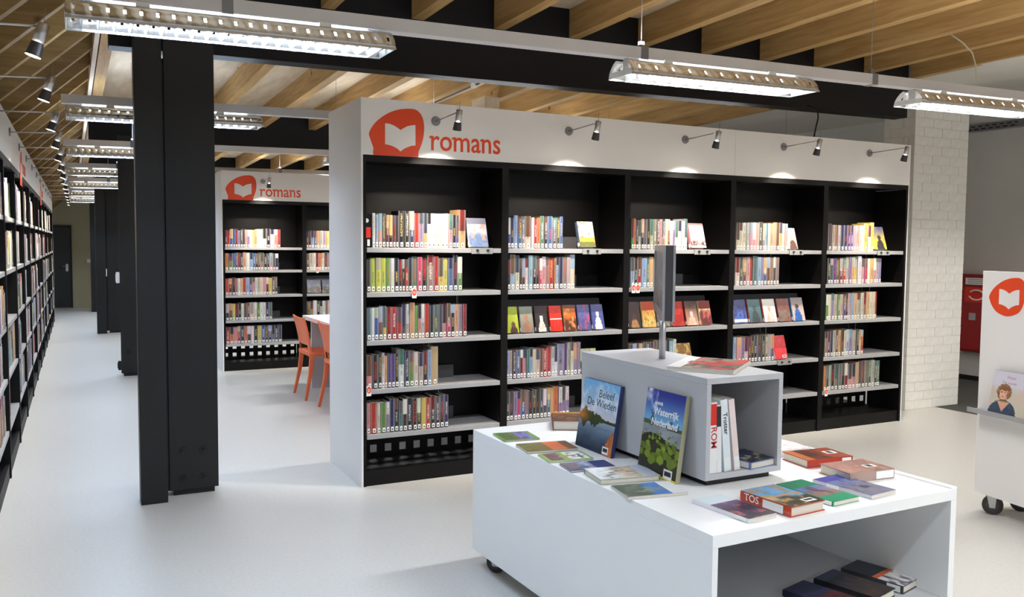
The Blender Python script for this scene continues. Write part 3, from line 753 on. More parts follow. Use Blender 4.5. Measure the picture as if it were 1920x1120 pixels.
def art_woman(u, v):
    c = mixc(full(u, (196, 190, 172)), full(u, (204, 202, 216)), (v-.5)*5); c = mixc(c, full(u, (214, 176, 170)), (fbm(u, v, 5, 8)-.5)*3*(v < .62))
    n = fbm(u, v, 13, 4)
    c = np.where((((u-.43)/.25)**2+((v-.52)/.19)**2 < .72+.55*n)[..., None] & (v > .34)[..., None], mixc(full(u, (96, 64, 44)), full(u, (176, 132, 92)), n*1.3-.15), c)
    dress = ((u-.46)/.46)**2+(v/.34)**2 < 1; c = np.where(dress[..., None], mixc(full(u, (44, 58, 78)), full(u, (74, 92, 112)), fbm(u, v, 15, 5)), c)
    skin = (210, 160, 136)
    vn = (np.abs(u-.45) < .20*(v-.06)/.24) & (v > .06) & (v < .30); c = np.where(vn[..., None], C(*skin), c)
    c = np.where(((np.abs(u-.44) < .10) & (v > .26) & (v < .42))[..., None], C(198, 146, 122), c)
    c = np.where(ell(u, v, .45, .325, .115, .03)[..., None], C(112, 108, 66), c)
    face = mixc(full(u, (226, 180, 156)), full(u, (192, 140, 116)), (u-.40)*5)
    c = np.where(ell(u, v, .41, .48, .125, .135)[..., None], face, c)
    c = np.where((ell(u, v, .44, .605, .17, .05) & (n > .3))[..., None], C(128, 88, 58), c)
    for ex in (.35, .45): c = np.where(ell(u, v, ex, .505, .022, .010)[..., None], C(84, 62, 54), c)
    for ex in (.35, .45): c = np.where(ell(u, v, ex, .53, .03, .006)[..., None], C(120, 84, 64), c)
    c = np.where(ell(u, v, .395, .415, .042, .011)[..., None], C(178, 98, 96), c); c = np.where(ell(u, v, .385, .455, .016, .012)[..., None], C(200, 146, 124), c)
    return c
def cover_grid(name, W, H, art, parent, M, nx=24, ny=32):
    u, v = np.meshgrid((np.arange(nx)+.5)/nx, (np.arange(ny)+.5)/ny); c = np.clip(art(u, v), 0, 255)/255
    c = np.where(c <= .04045, c/12.92, ((c+.055)/1.055)**2.4)
    X, Y = np.meshgrid(np.linspace(0, W, nx+1), np.linspace(0, H, ny+1))
    V = np.stack([X.ravel(), Y.ravel(), np.zeros(X.size)], 1); i = (np.arange(ny)[:, None]*(nx+1)+np.arange(nx)[None]).ravel(); F = np.stack([i, i+1, i+nx+2, i+nx+1], 1)
    me = bpy.data.meshes.new(name); me.from_pydata(V.tolist(), [], F.tolist()); me.update(); me.materials.append(M_cover)
    ca = me.color_attributes.new('Col', 'FLOAT_COLOR', 'CORNER'); A = np.ones((nx*ny, 4)); A[:, :3] = c.reshape(-1, 3); ca.data.foreach_set('color', np.repeat(A, 4, axis=0).ravel())
    o = bpy.data.objects.new(name, me); COL.objects.link(o); o.parent = parent; o.matrix_local = M
    return o
def hard_book(name, label, W, H, Tk, M, board, art, cat='book', group=None, spine='left', nx=24, ny=32, texts=(), sticker=None, lab=None, thin=False):
    """A closed book: x across the front cover, y up the cover, z out of the front cover."""
    root = empty(name, M, label, cat, group)
    bt = .0012 if thin else .0026; c = lin(board)
    b = MB()
    s0, s1 = (0, 0)
    if spine == 'left': prof = [(W, Tk), (0, Tk), (-.002 if not thin else 0, Tk*.5), (0, 0), (W, 0), (W, bt), (bt, bt), (bt, Tk-bt), (W, Tk-bt)]
    else: prof = [(0, 0), (W, 0), (W+.002, Tk*.5), (W, Tk), (0, Tk), (0, Tk-bt), (W-bt, Tk-bt), (W-bt, bt), (0, bt)]
    n = len(prof); P = [(x, y, z) for y in (0, H) for x, z in prof]
    b.poly(P, [(i, (i+1) % n, n+(i+1) % n, n+i) for i in range(n)][::1], 0, c)
    caps = ((0, 1, 7, 8), (1, 2, 7), (2, 6, 7), (2, 3, 6), (3, 4, 5, 6)) if spine == 'left' else ((0, 1, 7, 8), (1, 2, 7), (2, 6, 7), (2, 3, 6), (3, 4, 5, 6))
    k = len(b.v)-2*n
    for q in caps:
        for o_, rev in ((0, False), (n, True)):
            b.f.append(tuple(k+o_+i for i in (q[::-1] if rev else q))); b.m.append(0); b.c.append(c); b.k.append(None); b.uv.append(None); b.sm.append(False)
    b.build('cover', M_cover, root)
    e = .0015 if thin else .004
    x0, x1 = (bt+.0005, W-e) if spine == 'left' else (e, W-bt-.0005)
    boxo('page_block', M_pagef, root, x0, x1, e, H-e, bt, Tk-bt)
    cover_grid('front_print', W-.001, H-.001, art, root, T(.0005, .0005, Tk+.0003), nx, ny)
    for (s, x, y, size, m, bold) in texts:
        text_obj(s, size, m, root, T(x, y, Tk+.0006), bold=bold, name='title', extrude=.0001)
    if sticker:
        x, y, sw, sh = sticker
        st = boxo('barcode_sticker', M_plast, root, x, x+sw, y, y+sh, Tk+.0003, Tk+.0007)
        bb = MB(); k = 0; xx = x+sw*.12
        me = MB(); me.box(xx, x+sw*.88, y+sh*.3, y+sh*.8, Tk+.0007, Tk+.0009); me.build('barcode', M_inkk if False else M_lampd, st)
    if lab:   # white label on the spine
        y, h = lab
        if spine == 'left': boxo('spine_label', M_plast, root, -.0032, -.0022 if not thin else -.0004, y, y+h, Tk*.12, Tk*.9)
        else: boxo('spine_label', M_plast, root, W+.0022, W+.0032, y, y+h, Tk*.12, Tk*.9)
    return root
# face-out books in the near bookcase
def face_out(x, z, W, H, art, label, board, lean=17, Tk=.022, y=.03, sticker=None, M=I, yaw=0, group='face-out novels in the near romans bookcase'):
    a = math.radians(lean)
    ax = Vector((math.cos(yaw), math.sin(yaw), 0)); up = Vector((0, math.sin(a), math.cos(a))); up = Matrix.Rotation(yaw, 3, 'Z') @ up
    o = M @ axes((x, y+Tk*math.cos(a), z+Tk*math.sin(a)*0+.0), ax, up, ax.cross(up))
    return hard_book('display_book', label, W, H, Tk, o, board, art, group=group, nx=16, ny=24, sticker=sticker, lab=(.008, .026))
def clip(x, z, where):
    c = empty('display_clip', T(x, 0, z), f'clear book display clip with two black knobs, {where}', 'clip', 'display clips')
    boxo('plate', M_clear, c, 0, .15, .0005, .0035, -.036, .002); boxo('ledge', M_clear, c, .0, .15, .0035, .03, .0005, .003)
    for dx in (.04, .115):
        b = MB(); b.cyl((dx, .0005, -.014), (dx, -.008, -.014), .0085, n=14); b.build('knob', M_inkk, c)
Z0 = SHZ[0]
face_out(.735, Z0+.004, .135, .195, art_gen((.2, (120, 120, 140)), (190, 184, 190), (104, 128, 170), (196, 150, 130), 31, horizon=.45), 'face-out novel with a pale sunset cover, end of the first bay', (190, 200, 214)); clip(.735, Z0, 'top shelf of the first bay')
face_out(1.575, Z0+.004, .125, .185, art_gen(None, (236, 226, 200), (96, 104, 56), (190, 70, 40), 32, band=(.22, .36, (210, 170, 70)), horizon=.3), 'face-out novel with red parasols cover, second bay', (90, 104, 128), Tk=.035); clip(1.575, Z0, 'top shelf of the second bay')
face_out(2.545, Z0+.004, .135, .19, art_gen((.1, (150, 110, 112)), (232, 214, 206), (66, 54, 60), (236, 190, 190), 33, band=(.02, .1, (240, 236, 230)), horizon=.3), 'face-out pink novel with a dark landscape, third bay', (226, 150, 156), Tk=.04); clip(2.545, Z0, 'top shelf of the third bay')
face_out(3.49, Z0+.004, .12, .175, art_fig((200, 200, 206), (150, 140, 140), (90, 60, 50), (196, 150, 120), 34, (.62, .5)), 'face-out novel with a portrait cover, fourth bay', (206, 204, 206)); clip(3.49, Z0, 'top shelf of the fourth bay')
face_out(4.485, Z0+.004, .15, .2, art_fig((60, 60, 110), (244, 214, 40), (40, 34, 44), (40, 34, 40), 35, (.55, .5)), 'face-out yellow and blue novel with a dark figure, last bay', (140, 150, 160), Tk=.03); clip(4.485, Z0, 'top shelf of the last bay')
Z3 = SHZ[2]+.003
def disp(lst, x0, x1):
    n = len(lst); st = (x1-x0)/n
    for i, (art, label, board, hh) in enumerate(lst):
        face_out(x0+st*i, Z3, st*.84, hh, art, label, board, lean=16, Tk=.02, y=.022+.0)
disp([(art_fig((176, 190, 60), (150, 160, 50), (60, 40, 34), (90, 60, 44), 41, (.6, .3)), 'face-out novel with a lime sky and dark figures, display shelf', (60, 60, 60), .18),
      (art_fig((150, 156, 140), (120, 110, 100), (150, 110, 90), (170, 110, 80), 42, (.5, .55)), 'face-out novel with a red-haired woman cover, display shelf', (150, 150, 156), .178),
      (art_fig((52, 42, 44), (40, 32, 36), (206, 200, 190), (224, 218, 208), 43, (.5, .5)), 'face-out black novel with a white figure, display shelf', (48, 38, 42), .178),
      (art_gen(None, (206, 40, 26), (196, 34, 24), (216, 60, 40), 44, band=(.46, .49, (240, 220, 200))), 'face-out bright red novel, display shelf of the second bay', (200, 40, 30), .178),
      (art_gen((.12, (110, 50, 20)), (196, 100, 30), (80, 36, 20), (220, 150, 80), 45, horizon=.45), 'face-out amber sunset novel, display shelf of the second bay', (196, 150, 90), .18),
      (art_gen(None, (84, 90, 150), (70, 76, 130), (190, 70, 110), 46), 'face-out violet novel with a pink patch, display shelf', (90, 100, 160), .18),
      (art_fig((70, 76, 130), (60, 70, 140), (206, 210, 222), (216, 220, 230), 47, (.5, .6)), 'face-out blue novel with a white splash, display shelf', (80, 90, 140), .18)], 1.005, 1.80)
disp([(art_fig((52, 28, 28), (40, 26, 26), (150, 110, 70), (60, 40, 34), 51, (.5, .4)), 'face-out dark brown novel, display shelf of the third bay', (50, 34, 34), .19),
      (art_gen((.35, (176, 66, 30)), (196, 130, 60), (206, 160, 90), (110, 110, 50), 52, horizon=.5), 'face-out orange novel with a pear cover, display shelf', (220, 190, 120), .19),
      (art_gen(None, (120, 110, 104), (96, 90, 88), (150, 140, 130), 53), 'face-out grey novel half hidden by the sign, display shelf', (130, 126, 122), .185),
      (art_gen(None, (170, 40, 30), (150, 30, 26), (190, 60, 44), 54), 'face-out brick red novel, display shelf of the third bay', (160, 30, 28), .185),
      (art_fig((70, 50, 44), (206, 160, 130), (226, 176, 160), (240, 180, 190), 55, (.5, .45)), 'face-out novel with a pink bubble cover, display shelf', (150, 40, 36), .185),
      (art_gen((.35, (120, 24, 30)), (206, 180, 130), (92, 40, 40), (206, 90, 90), 56, horizon=.55), 'face-out dark red novel with a pink glass, display shelf', (200, 190, 150), .185)], 1.99, 2.77)
disp([(art_gen(None, (50, 60, 120), (66, 90, 170), (40, 40, 70), 61, band=(.03, .18, (230, 232, 236))), 'face-out blue novel with a white title strip, fourth bay', (190, 196, 206), .185),
      (art_fig((70, 110, 116), (60, 90, 96), (50, 60, 64), (60, 64, 70), 62, (.5, .6)), 'face-out teal novel with a standing figure, fourth bay', (150, 60, 56), .185),
      (art_fig((222, 222, 218), (230, 228, 222), (220, 190, 180), (206, 160, 140), 63, (.5, .55)), 'face-out white novel with a small figure, fourth bay', (190, 90, 70), .185),
      (art_gen(None, (110, 70, 64), (120, 106, 96), (150, 60, 50), 64), 'face-out brown novel, display shelf of the fourth bay', (120, 60, 54), .185),
      (art_fig((150, 140, 140), (200, 180, 170), (40, 90, 170), (60, 40, 40), 65, (.45, .6)), 'face-out novel with blue-dressed figures, fourth bay', (60, 120, 180), .19)], 2.972, 3.73)
face_out(2.43, SHZ[3]+.003, .15, .17, art_gen(None, (150, 110, 60), (96, 60, 34), (226, 190, 110), 71), 'face-out gold patterned novel on the fourth shelf, third bay', (226, 214, 180))
face_out(3.40, SHZ[3]+.003, .135, .19, art_gen(None, (214, 62, 70), (206, 54, 62), (222, 80, 86), 72), 'face-out plain red novel on the fourth shelf, fourth bay', (226, 220, 214), sticker=(.08, .01, .04, .02)); clip(3.40, SHZ[3], 'fourth shelf of the fourth bay')
face_out(1.60, SHZ[3]+.003, .14, .17, art_gen(None, (176, 180, 160), (60, 66, 50), (200, 200, 150), 73), 'face-out pale green novel on the fourth shelf, second bay', (90, 120, 110))
for k, x in enumerate((1.02, 1.21)):
    face_out(x, Z3, .17, .165, art_gen(None, (84, 92, 112), (60, 56, 52), (130, 110, 90), 74+k), ('face-out dusk blue novel in the far romans bookcase', 'face-out brown and blue novel in the far romans bookcase')[k], (60, 66, 84), M=S2, group='face-out novels in the far romans bookcase')

# small things on the shelves and under the roof
cdd = empty('shelf_card', T(.036, .03, SHZ[0]), 'dark notice card with a bright red patch starting the top shelf row', 'notice card')
boxo('card', M_black, cdd, 0, .04, 0, .004, 0, .205, .001); boxo('patch', M_redb, cdd, .004, .034, -.0012, 0, .06, .125); boxo('label', M_plast, cdd, .012, .028, -.0012, 0, .01, .05)
b = MB(); b.cyl((-.0, 0, 0), (0, -.001, 0), .013, n=16); b.build('sticker', M_plast, cdd, M=T(.008, -.0005, .165))
tb2 = empty('junction_box', T(1.98, 2.46, 2.80), 'pale wooden box fixed under a rafter above the romans bookcase', 'box')
boxo('body', M_deck, tb2, 0, .16, 0, .30, 0, .115, .004); boxo('cover', M_deck, tb2, .01, .15, .02, .28, -.008, 0, .002)
pp = empty('conduit', T(1.615, 0, 2.915), 'thin dark conduit with a pale clip along a rafter edge', 'conduit')
b = MB(); b.tube([(0, .7, .0), (0, 1.8, -.02), (0, 3.4, -.055)], .009, 8); b.build('pipe', M_lampd, pp); boxo('clip', M_plast, pp, -.022, .012, 1.86, 1.93, -.045, .0, .003)

# ------------------------------------------------------------------ picture lamps
def make_lamp(arm=.36):
    r = empty('picture_lamp')
    b = MB(); b.cyl((0, 0, 0), (0, -.008, 0), .03, .028, n=20); b.build('wall_plate', M_lamp, r)
    b = MB(); b.cyl((0, -.008, 0), (0, -arm, .012), .0042, n=8); b.build('arm', M_chrome, r)
    h = empty('head', None); h.parent = r; h.matrix_local = T(0, -arm-.005, .01) @ Matrix.Rotation(math.radians(18), 4, 'X')
    b = MB(); b.cyl((0, 0, .012), (0, 0, -.058), .0185, .0185, n=16); b.build('sleeve', M_chrome, h)
    b = MB(); b.cyl((0, 0, -.058), (0, 0, -.108), .0205, .026, n=16, caps=False); b.build('reflector', M_lampd, h)
    b = MB(); b.cyl((0, 0, -.104), (0, 0, -.107), .0245, .0245, n=16); b.build('bulb', M_bulb, h)
    b = MB(); b.cyl((0, 0, .012), (0, .012, .065), .0016, n=5); b.build('aerial', M_lamp, h)
    l = bpy.data.lights.new('spot', 'SPOT'); l.energy = SPOT_W; l.color = SPOT_COL; l.spot_size = math.radians(83); l.spot_blend = .85; l.shadow_soft_size = .02
    o = bpy.data.objects.new('spot', l); COL.objects.link(o); o.parent = h; o.matrix_local = T(0, 0, -.112) @ Matrix.Rotation(math.radians(16), 4, 'X')
    return r
protos = {}
def put_lamp(M, label, group, arm=.36):
    if arm not in protos: o = protos[arm] = make_lamp(arm)
    else: o = copy_tree(protos[arm])
    o.matrix_world = M; tag(o, label, 'lamp', group)
for k, x in enumerate((.483, 1.45, 2.435, 3.395, 4.345)):
    put_lamp(T(x, -.001, 2.27+.004*k), f'small chrome picture lamp on the near romans header, {ORD[k]} from the logo', 'lamps on the near romans header')
for k, x in enumerate((.483, 1.45)): put_lamp(S2 @ T(x, -.001, 2.27), f'chrome picture lamp on the far romans header, {ORD[k]} from its logo', 'lamps on the far romans header')
for k in range(14):
    put_lamp(ML @ T(.012+1.074*(k+.5)+.02-(.12 if k < 2 else 0), -.001, 2.235), f'chrome spot lamp on a thin arm over the aisle bookcase, {ORD[k]} of the line', 'lamps along the aisle bookcase', .30)

# ------------------------------------------------------------------ display table with cube and sign
def caster(parent, x, y, zt, ang=.4, r=.047):
    c = empty('caster', None); c.parent = parent; c.matrix_local = T(x, y, 0) @ Matrix.Rotation(ang, 4, 'Z')
    b = MB(); b.cyl((0, -.014, r), (0, .014, r), r, n=24); b.cyl((0, -.017, r), (0, .017, r), r*.62, n=20, mi=1); b.cyl((0, -.026, r), (0, .026, r), .008, n=8, mi=2); b.build('wheel', [M_rubber, M_lampd, M_chrome], c)
    b = MB()
    for s in (-1, 1): b.poly([(x_, s*.021+d, z_) for d in (-.0015, .0015) for x_, z_ in ((-.014, r-.014), (.014, r-.014), (.03, zt-.004), (-.02, zt-.004))], [(0, 1, 2, 3), (7, 6, 5, 4), (0, 4, 5, 1), (1, 5, 6, 2), (2, 6, 7, 3), (3, 7, 4, 0)])
    b.box(-.035, .035, -.032, .032, zt-.006, zt); b.build('fork', M_chrome, c)
tx0, tx1, ty0, ty1, tz = 0, 1.127, 0, 1.64, .65
tb = empty('display_table', T(.096, -3.135, 0) @ Matrix.Rotation(math.radians(1.0), 4, 'Z'), 'low white display table on casters with open front and books on top', 'display table')
boxo('top', M_tablew, tb, tx0, tx1, ty0, ty1, tz-.04, tz, .0015)
boxo('side_panel', M_tablew, tb, tx0, tx0+.022, ty0, ty1, .09, tz-.04, .001)
boxo('side_panel', M_tablew, tb, tx1-.03, tx1, ty0, ty1, .09, tz-.04, .001)
boxo('divider', M_dgrey, tb, tx0+.022, tx1-.03, 1.57, 1.59, .13, tz-.04)
boxo('shelf', M_grey, tb, tx0+.022, tx1-.03, ty0+.03, 1.57, .23, .25)
boxo('bottom', M_tablew, tb, tx0+.022, tx1-.03, ty0, ty1, .09, .13)
boxo('rear_panel', M_tablew, tb, tx0+.022, tx1-.03, ty1-.02, ty1, .13, tz-.04)
boxo('edge_lip', M_tablew, tb, tx1-.03, tx1, ty0, ty1, tz, tz+.006)
for x, y in ((tx0+.075, 1.535), (tx1-.1, 1.535), (tx0+.1, .12), (tx1-.1, .12)): caster(tb, x, y, .09, 2.25)
bx0, bx1, by0, by1, bz0, bz1 = .403, .760, -2.728, -1.895, .675, 1.041
bx = empty('display_cube', T(0, 0, 0), 'grey open-fronted box unit standing on the white display table', 'box unit')
boxo('plinth', M_inkk, bx, bx0+.03, bx1-.03, by0+.03, by1-.03, tz, bz0)
boxo('top', M_grey, bx, bx0, bx1, by0, by1, bz1-.022, bz1, .001)
boxo('base', M_grey, bx, bx0+.02, bx1-.02, by0, by1, bz0, bz0+.02, .001)
boxo('side_panel', M_grey, bx, bx0, bx0+.02, by0, by1, bz0, bz1-.022, .001)
boxo('side_panel', M_grey, bx, bx1-.02, bx1, by0, by1, bz0, bz1-.022, .001)
boxo('back_panel', M_grey, bx, bx0+.02, bx1-.02, by1-.02, by1, bz0+.02, bz1-.022)
# sign on a pole
sg = empty('pole_sign', T(.585, -2.225, bz1) @ Matrix.Rotation(math.radians(90-33.8), 4, 'Z'), 'grey framed two-sided sign on a short pole standing on the box unit', 'sign')
b = MB(); b.cyl((0, 0, 0), (0, 0, .2), .0135, n=16); b.build('pole', M_chrome, sg)
boxo('core', M_back, sg, -.35, .35, -.014, .014,   .185, .465, .001)
for s in (-1, 1):
    y0, y1 = (-.023, -.014) if s < 0 else (.014, .023)
    for (xa, xb, za, zb) in ((-.352, .352, .183, .208), (-.352, .352, .442, .467), (-.352, -.327, .208, .442), (.327, .352, .208, .442)): boxo('frame', M_chrome, sg, xa, xb, y0, y1, za, zb)
    M = axes((-.327*(-s) if s > 0 else -.327, s*.0145, .208), (-s, 0, 0) if s > 0 else (1, 0, 0), (0, 0, 1), (0, s, 0))
    if s > 0: M = axes((.327, .0145, .208), (-1, 0, 0), (0, 0, 1), (0, 1, 0))
    cover_grid('poster', .654, .234, art_gen(None, (156, 158, 168), (110, 96, 80), (150, 150, 160), 81, horizon=.35), sg, M, 20, 12)

# books on the table -------------------------------------------------------------
def lean_left(name, label, y, W, H, Tk, xb, xt, board, art, **kw):
    """leans on the left side of the cube; the cover faces the aisle"""
    lean = (xt-xb)/H
    up = Vector((lean, 0, 1)).normalized(); ax = Vector((0, -1, 0)); az = ax.cross(up)
    M = axes(Vector((xb, y, tz+.001)) - az*Tk + Vector((0, 0, 0)), ax, up, az)
    return hard_book(name, label, W, H, Tk, M, board, art, nx=56, ny=76, **kw)
lean_left('picture_book', 'tall photo book titled Beleef De Wieden leaning on the box unit', -1.955, .272, .292, .018, .338, .384, (40, 52, 104), art_beleef, spine='right',
          texts=(('Beleef', .125, .226, .046, M_inkd, 0.), ('De Wieden', .045, .186, .046, M_inkd, 0.)), sticker=(.205, .006, .042, .03))
lean_left('picture_book', 'photo book titled Waterrijk Nederland with water lilies leaning on the box unit', -2.412, .232, .318, .02, .337, .382, (168, 164, 130), art_water, spine='right',
          texts=(('ANWB', .055, .262, .016, M_inkw, .0006), ('Waterrijk', .055, .226, .037, M_inkw, .0009), ('Nederland', .047, .186, .037, M_inkw, .0009)), sticker=(.158, .006, .05, .034))
def flat(name, label, cx, cy, W, H, Tk, board, art, ang=-90., z=tz, **kw):
    a = math.radians(ang); ax = Vector((math.cos(a), math.sin(a), 0)); ay = Vector((-math.sin(a), math.cos(a), 0))
    o = Vector((cx, cy, z+.0005)) - ax*W/2 - ay*H/2
    return hard_book(name, label, W, H, Tk, axes(o, ax, ay, (0, 0, 1)), board, art, **kw)
G = 'flat books along the aisle edge of the display table'
flat('travel_booklet', 'small green-edged guide lying at the far corner of the display table', .172, -1.725, .155, .165, .007, (96, 140, 60), art_gen((.12, (110, 150, 70)), (120, 118, 196), (90, 110, 60), (90, 70, 60), 101, frame=(104, 150, 70)), -97, group=G, thin=True)
flat('travel_booklet', 'olive and orange guide, second from the far end of the table', .193, -1.965, .145, .225, .010, (150, 140, 110), art_gen((.2, (110, 72, 44)), (110, 104, 60), (120, 112, 60), (90, 96, 50), 102, band=(.5, .8, (228, 118, 66))), -98, group=G, thin=True)
flat('travel_booklet', 'white guide with green border titled Bergen on the display table', .18, -2.14, .125, .19, .008, (150, 190, 110), art_gen(None, (244, 246, 240), (110, 80, 90), (130, 110, 110), 103, frame=(150, 190, 90), horizon=.4, band=(.42, .5, (130, 190, 60))), -98, group=G, thin=True, texts=(('Bergen', .045, .145, .024, M_inkd, .0003),))
flat('travel_booklet', 'navy city guide lying between the green guide and thick nature guide', .185, -2.302, .115, .19, .008, (60, 66, 130), art_gen((.42, (36, 48, 112)), (150, 186, 220), (120, 110, 120), (70, 80, 130), 104, horizon=.35, band=(.52, .56, (210, 60, 50))), -98, group=G, thin=True)
flat('nature_guide', 'thick nature guide with animal drawings on the display table', .22, -2.478, .16, .235, .02, (170, 176, 160), art_gen((.25, (190, 200, 216)), (206, 186, 160), (236, 238, 236), (120, 120, 110), 105, frame=(236, 238, 236), horizon=.4), -100, group=G)
flat('travel_booklet', 'landscape photo guide nearest the corner on the aisle edge', .2, -2.675, .145, .225, .01, (206, 206, 206), art_gen((.26, (240, 242, 244)), (90, 136, 206), (96, 104, 84), (150, 156, 140), 106, horizon=.42), -100, group=G, thin=True)
flat('paperback', 'thick pale-paged book lying behind the tall lake photo book', .505, -1.61, .145, .21, .045, (120, 70, 40), art_gen((.15, (170, 140, 60)), (96, 50, 34), (60, 44, 40), (150, 100, 50), 107), -28)
G2 = 'travel books along the open front edge of the display table'
flat('travel_booklet', 'slim city guide with white spine at the near corner of the table', .325, -2.965, .125, .245, .013, (236, 234, 236), art_gen((.3, (224, 238, 244)), (96, 70, 120), (60, 44, 70), (170, 90, 90), 111, horizon=.55, band=(.03, .13, (60, 60, 66))), 5, group=G2, thin=True, lab=(.01, .05))
t = flat('travel_book', 'thick red-spined book on Tuscany with a castle sunset cover', .505, -2.995, .16, .215, .034, (186, 66, 40), art_gen(None, (116, 170, 220), (52, 50, 34), (200, 150, 70), 112, horizon=.42, band=(.46, .54, (206, 160, 96))), 4, group=G2, sticker=(.09, .015, .05, .03), lab=(.03, .085))
text_obj('TOS', .034, M_inkw, t, axes((-.0035, .195, .008), (0, -1, 0), (0, 0, 1), (-1, 0, 0)), bold=.0004, name='spine_title', extrude=.0002)
flat('travel_booklet', 'green travel guide with a city photo band on the table', .705, -2.955, .13, .245, .016, (30, 150, 110), art_gen((.3, (24, 140, 100)), (110, 130, 190), (150, 120, 110), (90, 70, 80), 113, band=(.0, .24, (20, 150, 105))), 4, group=G2, thin=True, lab=(.008, .04))
flat('travel_booklet', 'travel guide with blue tiled arches on the display table', .885, -2.955, .14, .24, .014, (210, 208, 220), art_gen((.22, (70, 70, 160)), (110, 120, 170), (120, 120, 140), (44, 50, 70), 114), 6, group=G2, thin=True, lab=(.13, .05))
G3 = 'novels along the hall edge of the display table'
flat('paperback', 'thick faded brown paperback at the hall side corner of the table', 1.035, -2.835, .155, .215, .036, (176, 150, 140), art_gen(None, (176, 130, 120), (150, 110, 100), (196, 150, 130), 121), 86, group=G3, sticker=(.045, .035, .035, .05), lab=(.006, .085), spine='left')
flat('paperback', 'dark red novel with amber pattern behind the faded brown paperback', 1.06, -2.62, .15, .22, .032, (176, 56, 40), art_gen((.2, (190, 110, 60)), (96, 40, 26), (150, 60, 30), (60, 34, 22), 122), 84, group=G3, sticker=(.06, .02, .04, .05), lab=(.01, .045))
flat('paperback', 'white paperback lying behind the box unit near the hall edge', 1.04, -2.44, .13, .21, .026, (236, 230, 230), art_gen(None, (240, 236, 236), (236, 228, 228), (226, 200, 200), 123), 84, group=G3, lab=(.01, .05))
flat('magazine', 'glossy red patterned magazine with white strip lying on the box unit', .607, -2.497, .25, .33, .014, (240, 240, 244), art_mag, -53, z=bz1, thin=True, lab=(.01, .06))
# books inside the cube
zc = bz0+.02
def stand(name, label, x, W, H, D, board, lean, sp_text=None, inkm=None, low=None):
    a = math.radians(lean)
    ax = Vector((math.cos(a), 0, -math.sin(a))); up = Vector((math.sin(a), 0, math.cos(a)))
    # spine faces the viewer: x across the spine, y up, z out of the spine
    r = empty(name, axes((x+.016, -2.728+.012, zc+.0008), ax, up, (0, -1, 0)), label, 'book', 'books standing in the box unit')
    b = MB(); b.poly([(0, 0, 0), (W, 0, 0), (W, 0, -D), (W-.0025, 0, -D), (W-.0025, 0, -.003), (.0025, 0, -.003), (.0025, 0, -D), (0, 0, -D), (0, H, 0), (W, H, 0), (W, H, -D), (W-.0025, H, -D), (W-.0025, H, -.003), (.0025, H, -.003), (.0025, H, -D), (0, H, -D)],
                     [(0, 1, 9, 8), (1, 2, 10, 9), (2, 3, 11, 10), (3, 4, 12, 11), (4, 5, 13, 12), (5, 6, 14, 13), (6, 7, 15, 14), (7, 0, 8, 15), (0, 5, 4, 1), (1, 4, 3, 2), (0, 7, 6, 5), (8, 9, 12, 13), (9, 10, 11, 12), (8, 13, 14, 15)], 0, lin(board))
    b.build('cover', M_cover, r); boxo('page_block', M_page, r, .003, W-.003, .003, H-.004, -D+.006, -.004)
    boxo('spine_label', M_plast, r, .003, W-.003, .01, .05, 0, .0006)
    if low: boxo('spine_picture', low, r, .001, W-.001, H*.68, H*.98, 0, .0006)
    if sp_text: text_obj(sp_text[0], sp_text[1], inkm, r, axes((W*.3, H*sp_text[2], .0006), (0, -1, 0), (1, 0, 0), (0, 0, 1)), bold=.0004, name='spine_title', extrude=.0002)
stand('travel_book', 'white and red spined book titled ROM in the box unit', .412, .036, .255, .15, (240, 238, 236), -1, ('ROM', .036, .66), M_inkr, M_redb)
stand('travel_book', 'slim white travel guide next to the ROM book', .449, .022, .245, .14, (236, 236, 236), -2, None, None, M_inkk)
stand('travel_book', 'white travel guide titled Trotter leaning in the box unit', .485, .032, .262, .15, (226, 236, 240), -6, ('Trotter', .026, .82), M_inkk)
stand('travel_book', 'pale pink spined guide leaning last in the row inside the box unit', .532, .026, .262, .15, (236, 218, 214), -8)
flat('paperback', 'dark blue book lying flat inside the box unit', .672, -2.645, .15, .16, .026, (120, 140, 190), art_gen(None, (36, 44, 84), (40, 44, 60), (190, 176, 140), 141, horizon=.4), 8, z=zc, lab=(.01, .06))
# books on the lower shelf of the table
zl = .25
flat('travel_book', 'dark guide with an orange band on the lower shelf of the table', 1.12, -2.885, .13, .24, .03, (60, 60, 64), art_gen((.5, (30, 38, 56)), (200, 196, 190), (210, 206, 200), (60, 60, 90), 151, band=(.42, .5, (196, 90, 40))), 14, z=zl, lab=(.01, .05), group='books on the lower shelf of the display table')
flat('travel_book', 'black and navy guide in the middle of the lower table shelf', .95, -2.915, .14, .24, .03, (28, 28, 32), art_gen((.2, (44, 54, 84)), (28, 34, 46), (50, 44, 40), (90, 50, 44), 152), 14, z=zl, group='books on the lower shelf of the display table')
flat('travel_book', 'navy and red guide deepest on the lower table shelf', .775, -2.93, .14, .23, .024, (30, 32, 60), art_gen(None, (36, 40, 80), (90, 30, 34), (30, 30, 50), 153), 14, z=zl, group='books on the lower shelf of the display table')

# ------------------------------------------------------------------ mobile panel on the hall side
dv = Vector((-.165, -.986, 0)).normalized(); nv = Vector((0, 0, 1)).cross(dv) * -1      # along the panel, out of its face
if nv.x > 0: nv = -nv
mu = empty('mobile_panel', axes((3.03, -1.946, 0), dv, -nv, (0, 0, 1)), 'white mobile display panel with orange logo and a book ledge', 'display panel')
